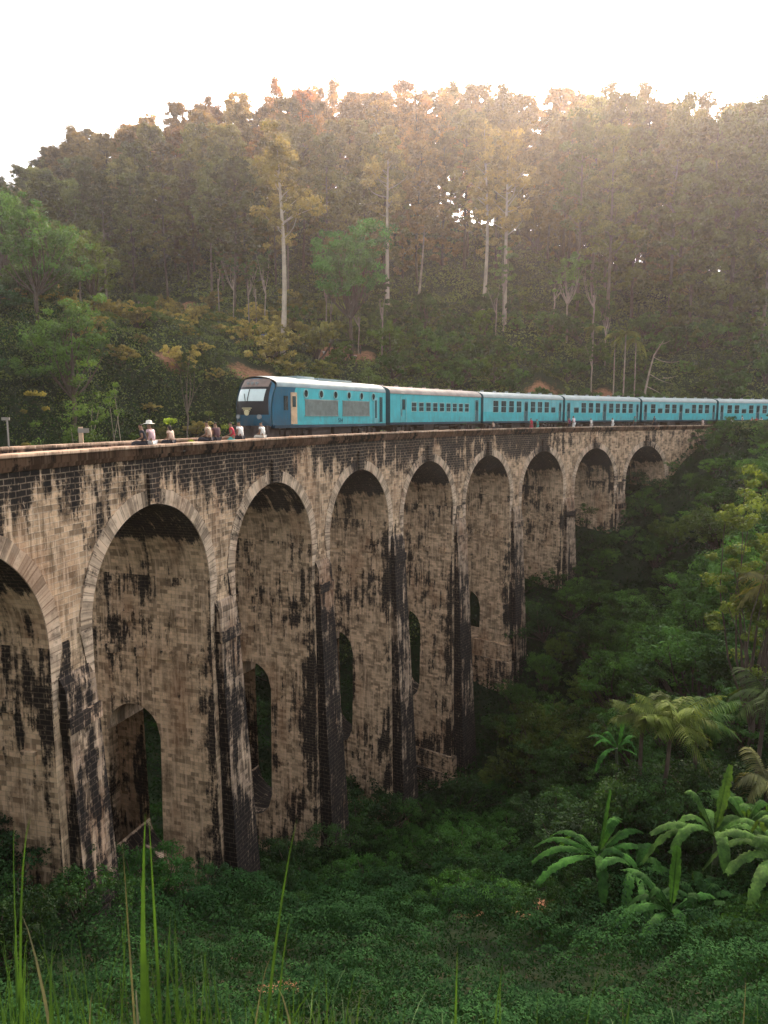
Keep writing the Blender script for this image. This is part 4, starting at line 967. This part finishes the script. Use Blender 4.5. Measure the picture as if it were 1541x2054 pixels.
ban(1490, 1770, 26, 2.4, 2.5, 9, 8, 'banana plant third from the right edge, its leaves crossing its neighbours', (.04, .095, .026))
ban(1270, 1800, 24.5, 1.5, 2.3, 9, 9, 'low banana plant right beside the leftmost one, leaves crossing', (.03, .085, .024))
ban(1400, 1880, 22, 1.0, 2.0, 8, 10, 'short banana plant behind the lowest one, nearly hidden in shade', (.022, .06, .02))
ban(1300, 1760, 29, 2.8, 2.2, 6, 5, 'banana plant between the leftmost one and the tufted palm, partly hidden', (.024, .07, .02))
ban(1245, 1370, 40, 4.2, 1.9, 5, 6, 'small banana plant with reddish bare stem standing out of the jungle slope', (.04, .13, .03), [(1.4, .5), (1.1, 5.8), (.1, 0.1), (-.6, .3), (.9, 3)])
# ---- feathery palms on the right
def pal(px, py, d, H, nf, L_, seed, label, col, lw=.05, dr=1.0):
    p = at(px, py, d); r = palm('palm_tree', H, nf, L_, seed, lw, .12, dr, 'darkbark'); place(r, p[0], p[1], p[2] - H, seed, 1, col, label, 'palm')
    return r
pal(1335, 1450, 29, 7.5, 26, 2.0, 7, 'bushy tufted palm with yellow-green fronds in the middle of the right slope', (.10, .14, .04), .035, .35)
pal(1290, 1430, 30, 7, 16, 1.6, 8, 'smaller palm tucked against the left side of the tufted palm', (.08, .11, .035), .035, .35)
pal(1400, 1440, 31, 7.5, 20, 1.9, 9, 'darker palm leaning over the right side of the tufted palm', (.05, .10, .035), .035, .35)
stand(broadleaf('tall_leafy_tree', need(1515, 1300, 38, 940), 2.6, 18, .2, 130, .15, 80), 1515, 1300, 38, (.10, .145, .04), 'tall leafy light green tree at the right edge below the embankment')
for px, py, d, s in ((1290, 1520, 28, .7), (1340, 1540, 27.5, .75), (1400, 1530, 28.5, .8), (1460, 1500, 30, .9), (1250, 1560, 29, .7), (1500, 1600, 27, .7), (1180, 1600, 31, .8), (1120, 1560, 34, .8)):
    p = at(px, py, d); g_ = gz(p[0], p[1]); hh = max(2.0, p[2] - g_ - .6); place(pj[rg.randint(5)], p[0], p[1], g_, rg.uniform(0, 6), (s, s, hh / 5.5), (.026, .062, .026), 'dark leafy bush crowding round the palm trunks behind the bananas', 'bush', 'dark bushes around the palms')
pal(1545, 1180, 38, 7, 13, 2.6, 11, 'palm cut by the right edge with hanging dry fronds', (.13, .13, .06), .055)
pal(1530, 1390, 33, 6, 12, 2.4, 12, 'dark palm at the right edge beside the tufted palm', (.045, .07, .03), .05)
pal(1545, 1560, 28, 3, 12, 1.7, 13, 'low pale leaved palm at the right edge above the arching banana leaves', (.12, .13, .07), .04)

# ---- ground cover
def cells(x, y, cell, seed):
    best = np.full(x.shape, -1.); ix = np.floor(x / cell).astype(int); iy = np.floor(y / cell).astype(int)
    for dx in (-1, 0, 1):
        for dy in (-1, 0, 1):
            cx_ = ix + dx; cy_ = iy + dy
            h1 = np.modf(np.abs(np.sin(cx_ * 127.1 + cy_ * 311.7 + seed) * 43758.5453))[0]; h2 = np.modf(np.abs(np.sin(cx_ * 269.5 + cy_ * 183.3 + seed) * 24634.6345))[0]; h3 = np.modf(np.abs(np.sin(cx_ * 77.7 + cy_ * 91.3 + seed) * 14375.5964))[0]
            d = np.hypot(x - (cx_ + h1) * cell, y - (cy_ + h2) * cell) / (cell * (.62 + .25 * h3))
            best = np.maximum(best, np.sqrt(np.clip(1 - d * d, 0, 1)) * (.45 + .55 * h3))
    return best
def cover(name, n, yr, size, hmax, cell, mat, label, cat, seed, cond=None, power=1.0, stem=0, dirtmax=.1):
    g = np.random.RandomState(seed); a, b_ = yr
    u = g.rand(n); y = 1 / (1 / a + u * (1 / b_ - 1 / a)) if power == 2 else a * (b_ / a) ** u
    x = g.uniform(-.6, .6, n) * y; o_, s_ = off_of(x, y); k = ~((o_ > -1.0) & (o_ < 8.6) & (s_ < 4)) & ~((s_ > 82) & (o_ > -.5) & (o_ < 8.2)) & (dirt(x, y) < dirtmax)
    if cond is not None: k &= cond(x, y, o_, s_)
    x, y = x[k], y[k]; m_ = cells(x, y, cell, seed); z = ground(x, y) + hmax * m_ * (1 - .45 * g.rand(len(x)) ** 2) + .03
    C = np.stack([x, y, z], -1); V, Fq = rhombs(C, size(y) * g.uniform(.6, 1.4, len(x)), .8, .6, g)
    o = mk(name, V, Fq, M[mat]); tag(o, label, cat, kind='stuff'); print(name, len(x)); return o
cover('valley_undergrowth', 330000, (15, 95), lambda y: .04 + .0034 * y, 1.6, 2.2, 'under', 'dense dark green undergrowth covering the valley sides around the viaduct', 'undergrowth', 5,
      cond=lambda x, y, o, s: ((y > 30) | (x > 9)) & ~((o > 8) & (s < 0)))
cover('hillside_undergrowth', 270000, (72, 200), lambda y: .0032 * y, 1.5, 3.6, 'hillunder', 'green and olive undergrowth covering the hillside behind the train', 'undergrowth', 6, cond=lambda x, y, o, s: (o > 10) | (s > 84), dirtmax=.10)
# tea bushes: rounded clipped bushes in rows along the slope
g = np.random.RandomState(8); T = []; D_ = []; SZ = []
rows = np.arange(9.5, 34, 1.35)
for ry_ in rows:
    for x in np.arange(-16, 24, 1.1):
        xx = x + g.uniform(-.2, .2); yy = ry_ + .35 * math.sin(x * .35) + .25 * x * .3 + g.uniform(-.12, .12)
        if abs(xx) > yy * .58 + 1 or float(dirt(np.array([xx]), np.array([yy]))[0]) > .12: continue
        o1, s1 = off_of(np.array([xx]), np.array([yy]))
        if o1[0] > -1.8: continue
        if yy > 26 and xx > 10: continue
        r_ = g.uniform(.5, 1.1); n = int(560 * r_ * r_ * 1.3 * min(1.3, 26 / (yy + 6))); d = g.normal(size=(n, 3)); d[:, 2] = np.abs(d[:, 2]); d /= np.linalg.norm(d, axis=1)[:, None]
        rad = r_ * (.9 + .18 * g.rand(n)); hz = 1.4
        C = np.array([xx, yy, 0]) + d * rad[:, None] * (1, 1, hz); C[:, 2] += .30
        T.append(C); D_.append(d); SZ.append(np.full(n, .045 + .0028 * yy))
T = np.concatenate(T); D_ = np.concatenate(D_); SZ = np.concatenate(SZ); T[:, 2] += ground(T[:, 0], T[:, 1]); V, Fq = rhombs(T, SZ * g.uniform(.6, 1.4, len(T)), .1, .5, g, nrm=D_ * 1.8)
tag(mk('tea_bushes', V, Fq, M['tea']), 'rows of low rounded tea bushes on the shaded slope in front of the viaduct', 'tea bushes', kind='stuff'); print('tea leaves', len(T))

# ---- foreground grass
def blade(tip, base, w, bend=0., dep=(1.55, 1.65), n=12, kink=None):
    p1 = at(*tip, dep[0]); p0 = at(*base, dep[1]); d_ = p0 - p1; p00 = p0 + d_ / np.linalg.norm(d_) * .1
    g0 = np.array([p0[0] * 1.02, p0[1] * 1.05, 0]); g0[2] = gz(g0[0], g0[1]) - .05
    t = np.linspace(0, 1, n)[:, None]
    c = g0 * (1 - t) ** 3 + 3 * (g0 * .45 + p0 * .55) * t * (1 - t) ** 2 + 3 * (p0 * .45 + p1 * .55 + np.array([bend, 0, abs(bend) * .2])) * t * t * (1 - t) + p1 * t ** 3
    ww = w / F * dep[0] * .34 * np.clip(1 - t[:, 0] ** 3, .03, 1) * (.55 + .45 * np.sin(np.clip(t[:, 0] + .15, 0, 1) * 2.2))
    r_ = np.stack([c + np.array([-1, 0, 0]) * ww[:, None] , c + np.array([0, .25, 0]) * ww[:, None], c + np.array([1, 0, 0]) * ww[:, None]], 1)
    th = r_ + np.array([0, .0012, 0]); b = MB(); b.grid(r_); return b, c
tufts = {
 'large central tuft of long green grass blades rising in front of the left piers': [((292, 1632), (266, 2054), 30, 0), ((299, 1640), (322, 2054), 17, 0), ((246, 1690), (264, 1960), 10, 0, 1), ((345, 1815), (305, 2054), 13, 0), ((273, 1985), (276, 2060), 18, 0, 1), ((315, 1995), (330, 2060), 14, 0), ((282, 1760), (300, 2060), 20, 0), ((243, 1820), (255, 2054), 7, 0), ((330, 1880), (345, 2054), 10, 0)],
 'grass tuft at the bottom left with a bent dry tipped blade': [((42, 1830), (132, 2060), 17, .02, 1), ((108, 1885), (66, 2060), 12, 0), ((186, 1988), (150, 2060), 9, 0, 1), ((55, 1900), (20, 2060), 10, 0), ((150, 1930), (95, 2060), 7, 0), ((62, 1636), (-12, 1800), 13, 0), ((30, 1650), (0, 1780), 6, 0)],
 'long thin grass blades leaning right, left of the picture centre': [((596, 1642), (478, 2060), 15, .01), ((584, 1832), (518, 2060), 11, 0), ((545, 1915), (455, 2060), 9, 0, 1), ((424, 1940), (462, 2060), 13, 0), ((410, 1905), (416, 2060), 10, 0), ((350, 1860), (352, 2060), 6, 0), ((390, 1880), (388, 2060), 5, 0), ((665, 1958), (400, 2020), 10, .02), ((556, 1978), (645, 2062), 15, 0, 1), ((728, 1970), (690, 2060), 9, 0), ((676, 1995), (630, 2060), 8, 0), ((612, 1985), (600, 2060), 6, 0)],
 'pair of short grass blades right of the picture centre at the bottom edge': [((918, 1898), (912, 2060), 14, 0), ((1004, 1968), (974, 2060), 13, 0)],
 'single thin grass blade at the bottom right': [((1496, 1965), (1499, 2062), 9, 0, 1)]}
g = np.random.RandomState(12)
for lb, bl in tufts.items():
    p = at(bl[0][1][0], 2054, 1.65); root = empty('grass_tuft', (p[0], p[1], gz(p[0], p[1]))); tag(root, lb, 'grass tuft')
    for e in bl:
        b, c = blade(e[0], e[1], e[2], e[3], (1.5 + g.rand() * .4, 1.6 + g.rand() * .3))
        for v in b.V: v -= np.array(root.location)
        b.build('dry_blade' if len(e) > 4 else 'blade', M['drygrass'] if len(e) > 4 else M['grass'], root, smooth=True)
b = MB()
for k in range(300):
    x = g.uniform(-60, 700) if k < 255 else g.uniform(700, 1541); y1 = 2054 - abs(g.normal()) * (105 if x < 420 else 60) + (0 if x < 760 else 25); dx = g.normal() * 60
    bb, c = blade((x + dx, y1), (x, 2120), g.uniform(3.5, 8), g.normal() * .035, (1.6 + g.rand() * .9, 1.7 + g.rand() * .9)); b.V += bb.V; b.F += [f + b.n for f in bb.F]; b.U += bb.U; b.S += bb.S; b.M += bb.M; b.n += bb.n
tag(b.build('short_grass', M['grass']), 'short green grass fringe along the bottom edge close to the viewer', 'grass', kind='stuff')

# ------------------------------------------------------------------ people
SKIN = plain('brown_skin', (.22, .12, .075), .6, var=.1)
HAIRM = plain('black_hair', (.015, .012, .012), .6, var=.2)
CL = {}
def cloth(c):
    k = tuple(c)
    if k not in CL: CL[k] = plain('woven_cloth', k, .9, var=.12, sc_=9)
    return CL[k]
def skin_obj(name, chains, mat, root, sub=1):
    """chains: list of [(x,y,z,r),...]; a chain starting with an int continues from that chain's vertex"""
    V = []; E_ = []; Rr = []
    idx = {}
    def vid(p):
        k = tuple(round(c, 4) for c in p[:3])
        if k not in idx: idx[k] = len(V); V.append(p[:3]); Rr.append(p[3])
        return idx[k]
    for ch in chains:
        ids = [vid(p) for p in ch]
        for a, b in zip(ids[:-1], ids[1:]): E_.append((a, b))
    me = bpy.data.meshes.new(name); me.from_pydata(V, E_, []); me.materials.append(mat)
    o = bpy.data.objects.new(name, me); COL.objects.link(o); o.parent = root
    md = o.modifiers.new('skin', 'SKIN'); md.use_smooth_shade = True
    if not me.skin_vertices: me.attributes  # layer is made with the modifier when absent
    if not me.skin_vertices:
        import bmesh
        bm = bmesh.new(); bm.from_mesh(me); bm.verts.layers.skin.verify(); bm.to_mesh(me); bm.free()
    sv = me.skin_vertices[0].data
    for i, r_ in enumerate(Rr): sv[i].radius = (r_, r_); sv[i].use_root = (i == 0)
    s_ = o.modifiers.new('subd', 'SUBSURF'); s_.levels = sub; s_.render_levels = sub
    return o
def person(x, y, z, rz, pose, shirt, legs, label, hair='short', hat=None, arm='down', skirt=False, h=1.68, group=None):
    """built facing +y; z is the level of the feet (standing) or of the seat (sitting)"""
    root = empty('person', (x, y, z), rz); k = h / 1.7
    pz = .93 if pose == 'stand' else .10
    P = lambda a, b, c, r: (a * k, b * k, c * k, r * k)
    lean = .05 if pose == 'stand' else .10
    pel = P(0, 0, pz, .125); wa = P(0, .01, pz + .18, .115); ch = P(0, lean * .6, pz + .38, .135); nk = P(0, lean, pz + .54, .055); hd = P(0, lean + .02, pz + .66, .085); tp = P(0, lean + .02, pz + .76, .075)
    ch_ = [[pel, wa, ch, nk, hd, tp]]; sh = []; tr = []
    ch_.append([hd, P(0, lean + .115, pz + .655, .018)])
    for s in (-1, 1):
        so = P(s * .18, lean * .8, pz + .47, .055)
        if arm == 'up' and s == 1: el = P(s * .30, lean + .12, pz + .40, .042); wr = P(s * .20, lean + .30, pz + .60, .030); hn = P(s * .17, lean + .34, pz + .68, .032)
        elif arm == 'lap' or pose == 'sit': el = P(s * .25, .04, pz + .22, .042); wr = P(s * .16, .24, pz + .12, .030); hn = P(s * .12, .31, pz + .11, .032)
        else: el = P(s * .24, lean * .2, pz + .20, .042); wr = P(s * .25, .06, pz - .03, .030); hn = P(s * .25, .08, pz - .11, .032)
        ch_.append([ch, so, el, wr, hn]); d = np.array(hn[:3]) - np.array(wr[:3]); d /= np.linalg.norm(d); w_ = np.array([0, .6, .2]) if pose == 'stand' else np.array([1., 0, 0])
        for f in range(4):
            b0 = np.array(hn[:3]) + d * .045 * k + w_ * (f - 1.5) * .019 * k; b1 = b0 + d * (.03 + .008 * (f in (1, 2))) * k; b2 = b1 + d * .02 * k + np.array([-s * .012, 0, -.006]) * k
            ch_.append([hn, (*b0, .009 * k), (*b1, .008 * k), (*b2, .007 * k)])
        t0 = np.array(hn[:3]) + w_ * .04 * k; t1 = t0 + d * .04 * k; ch_.append([hn, (*t0, .010 * k), (*t1, .008 * k)])
        sh.append([P(*ch[:3], 0)[:3] and (ch[0], ch[1], ch[2], ch[3] + .02), (so[0], so[1], so[2], so[3] + .022), tuple((so[i] + el[i]) / 2 for i in range(3)) + (.062 * k,)])
        hp = P(s * .09, 0, pz - .04, .095)
        if pose == 'stand': kn = P(s * .10, .03, .50, .062); an = P(s * .10, -.01, .08, .042); toe = P(s * .12, .16, .035, .038)
        else: kn = P(s * .12, .44, pz + .01, .065); an = P(s * .13, .46, pz - .40, .042); toe = P(s * .13, .60, pz - .44, .036)
        ch_.append([pel, hp, kn, an, toe]); tr.append([(pel[0], pel[1], pel[2], pel[3] + .018), (hp[0], hp[1], hp[2], hp[3] + .016), (kn[0], kn[1], kn[2], kn[3] + .018), tuple(kn[i] + (an[i] - kn[i]) * .88 for i in range(3)) + (.058 * k,)])
    skin_obj('body', ch_, SKIN, root)
    skin_obj('shirt', [[(pel[0], pel[1], pel[2] + .02, pel[3] + .03), (wa[0], wa[1], wa[2], wa[3] + .024), (ch[0], ch[1], ch[2], ch[3] + .02), (nk[0], nk[1], nk[2] - .05 * k, .085 * k)]] + sh, cloth(shirt), root)
    if skirt:
        b = MB(); t = np.linspace(0, 2 * np.pi, 17); kk = (.15, .22, .27) ; b.grid([[(kk[i] * math.cos(a) * k, kk[i] * math.sin(a) * k * .85 + (.1 if pose == 'sit' else 0), (pz + .05 - i * (.24 if pose == 'stand' else .09)) * k) for a in t] for i in range(3)]); b.build('skirt', cloth(legs), root, True)
    else: skin_obj('trousers', tr, cloth(legs), root)
    hp_ = [(hd[0], hd[1] - .015, hd[2] + .03, .092 * k), (tp[0], tp[1] - .01, tp[2] + .012, .080 * k)]
    if hair == 'long': hp_ = [(hd[0], hd[1] - .07, hd[2] - .20, .055 * k), (hd[0], hd[1] - .05, hd[2] - .05, .075 * k)] + hp_
    skin_obj('hair', [hp_], HAIRM, root)
    if hat:
        b = MB(); t = np.linspace(0, 2 * np.pi, 21); zz = tp[2] + .02; b.grid([[(r_ * math.cos(a), hd[1] + r_ * math.sin(a), zz + dz) for a in t] for r_, dz in ((.24, -.03), (.12, .0), (.11, .09), (.02, .12))]); b.build('sun_hat', cloth(hat), root, True)
    tag(root, label, 'person', group); return root
def s_of(px, off):     # station on the viaduct seen at picture column px
    lo, hi = -12., 115.
    for _ in range(50):
        mi = (lo + hi) / 2; x, y = pt(mi, off)
        if 770.5 + F * x / (y * CP + 1.2 * SP) < px: lo = mi
        else: hi = mi
    return lo
def th_of(s): return TH0 + KC * s
def sitter(px, *a, turn=0., **k):
    s = s_of(px, .1); x, y = pt(s, .10); return person(x, y, -HP, th_of(s) + turn, 'sit', *a, **k)
def stander(px, *a, off=1.15, turn=0., **k):
    s = s_of(px, off); x, y = pt(s, off); return person(x, y, -1.74, th_of(s) + turn, 'stand', *a, **k)
WH = (.72, .70, .68); PK = (.62, .42, .45); RD = (.45, .03, .06); DK = (.03, .03, .04); BG = (.50, .36, .28); TL = (.05, .28, .26)
sitter(306, PK, WH, 'person in a pink top and pale sun hat sitting on the parapet', hat=(.68, .64, .56), h=1.66)
sitter(290, DK, DK, 'person in dark clothes sitting on the parapet at the left of the pink top', turn=.5, h=1.6)
sitter(345, (.62, .45, .36), DK, 'person in a peach top with black hair sitting low behind the parapet', h=1.45, hair='long')
sitter(421, BG, DK, 'person in a beige top sitting on the parapet left of the locomotive', h=1.75, turn=.2)
sitter(436, (.10, .05, .06), DK, 'person in dark maroon sitting beside the beige top', h=1.65, turn=-.3)
sitter(468, RD, TL, 'person in a red top and teal skirt sitting on the parapet near the locomotive nose', h=1.62, skirt=True, turn=.4)
sitter(484, WH, DK, 'person in a white shirt leaning on the parapet under the locomotive nose', h=1.70)
sitter(528, (.74, .73, .70), (.5, .47, .42), 'person in a loose white shirt sitting alone below the locomotive windscreen', h=1.60, arm='lap')
stander(990, BG, DK, 'person in beige standing beside the track under the second carriage', h=1.25, off=1.0)
stander(1066, RD, (.3, .03, .05), 'person in a red dress standing by the parapet between the two middle arches', skirt=True, h=1.55, off=.9)
stander(1078, TL, TL, 'person in green standing right of the red dress', h=1.45, off=.9)
stander(1142, (.16, .03, .08), DK, 'person in a dark red top standing left of the pinkish white shirt', h=1.6)
stander(1151, (.72, .58, .62), WH, 'person in a pinkish white shirt standing at the carriage end', h=1.78)
stander(1186, WH, (.6, .5, .45), 'person in white standing beside the third carriage, alone', h=1.5)
stander(1229, WH, WH, 'person in white standing right of the seventh arch', h=1.55)
stander(1274, TL, DK, 'person in teal standing close to the third carriage end', h=1.75, off=1.7)
stander(1313, (.03, .07, .10), DK, 'person in dark blue standing close to the fourth carriage', h=1.75, off=1.7)
stander(1410, (.55, .38, .36), BG, 'person in a dusty pink top near the end of the viaduct', h=1.4)
for k, (px, c, t) in enumerate(((1468, WH, 'white shirt, leftmost'), (1489, (.66, .64, .6), 'off-white shirt, second'), (1509, (.75, .30, .28), 'coral top, third'), (1517, RD, 'red top, fourth'), (1526, (.72, .56, .54), 'pale pink top, last'))):
    s = s_of(px, 1.2); x, y = pt(s, 1.2); person(x, y, max(-1.78, gz(x, y)), th_of(s) + k * .7, 'stand', c, (.55, .16, .07) if k > 1 else DK, f'person with {t} in the trackside group at the right edge', h=1.65)
cs = [WH, RD, DK, (.5, .4, .1), (.1, .15, .4), BG, PK, DK]
for k in range(8):
    p = at(650 + k * 10.5, 694 + (k % 3) * 3, 111 + (k % 2)); person(p[0], p[1], gz(p[0], p[1]), k * 1.1, 'stand' if k % 3 else 'sit', cs[k], DK, 'tiny person on the red earth clearing of the hillside', h=1.6, group='people on the earth clearing')
for k in range(3):
    p = at(492 + k * 18, 694, 106); person(p[0], p[1], gz(p[0], p[1]), k * 1.7, 'stand', cs[k * 2], DK, 'tiny person on the hillside path left of the tallest trunk', h=1.6, group='people on the hillside path')
# posts beyond the far parapet
M['white'] = plain('white_post_paint', (.22, .21, .19), .7); M['sign'] = plain('beige_board_paint', (.52, .38, .26), .7)
x, y = pt(s_of(17, 7.0) if False else -3.0, 7.0)
p = at(17, 880, 31); root = empty('signal_post', (p[0], p[1], -1.8)); b = MB(); b.tube([(0, 0, 0), (0, 0, 1.72)], .035, 8); b.build('pole', M['white'], root)
b = MB(); b.box(-.22, .10, -.05, .05, 1.62, 1.75); b.build('head', M['white'], root); tag(root, 'thin white post with a small flat head behind the parapet at the left edge', 'post')
p = at(163, 880, 37); root = empty('marker_board', (p[0], p[1], -1.8)); b = MB(); b.box(-.10, .10, -.05, .05, 0, 1.25); b.build('post', M['sign'], root)
b = MB(); b.box(-.12, .45, -.08, -.051, .95, 1.18); b.build('board', M['white'], root); tag(root, 'beige marker post with a small pale board beside the track left of the forked tree', 'marker')

# ------------------------------------------------------------------ haze
hz, nt, bs = new_mat('haze_air'); nt.nodes.remove(bs)
vol = N(nt, 'ShaderNodeVolumePrincipled'); vol.inputs['Density'].default_value = .00028; vol.inputs['Color'].default_value = (.93, .91, .90, 1); vol.inputs['Anisotropy'].default_value = .74
nt.links.new(vol.outputs[0], nt.nodes['Material Output'].inputs['Volume'])
zmin = float(GZ.min()) - 1
x0, x1, y0, y1, z1 = -3050, 3050, -1550, 3550, 112
hb = mk('haze', [(x0, y0, zmin), (x1, y0, zmin), (x1, y1, zmin), (x0, y1, zmin), (x0, y0, z1), (x1, y0, z1), (x1, y1, z1), (x0, y1, z1)],
        [(0, 3, 2, 1), (4, 5, 6, 7), (0, 1, 5, 4), (1, 2, 6, 5), (2, 3, 7, 6), (3, 0, 4, 7)], hz)
tag(hb, kind='stuff', label='thin pale haze in the air over the valley and hill', cat='haze')
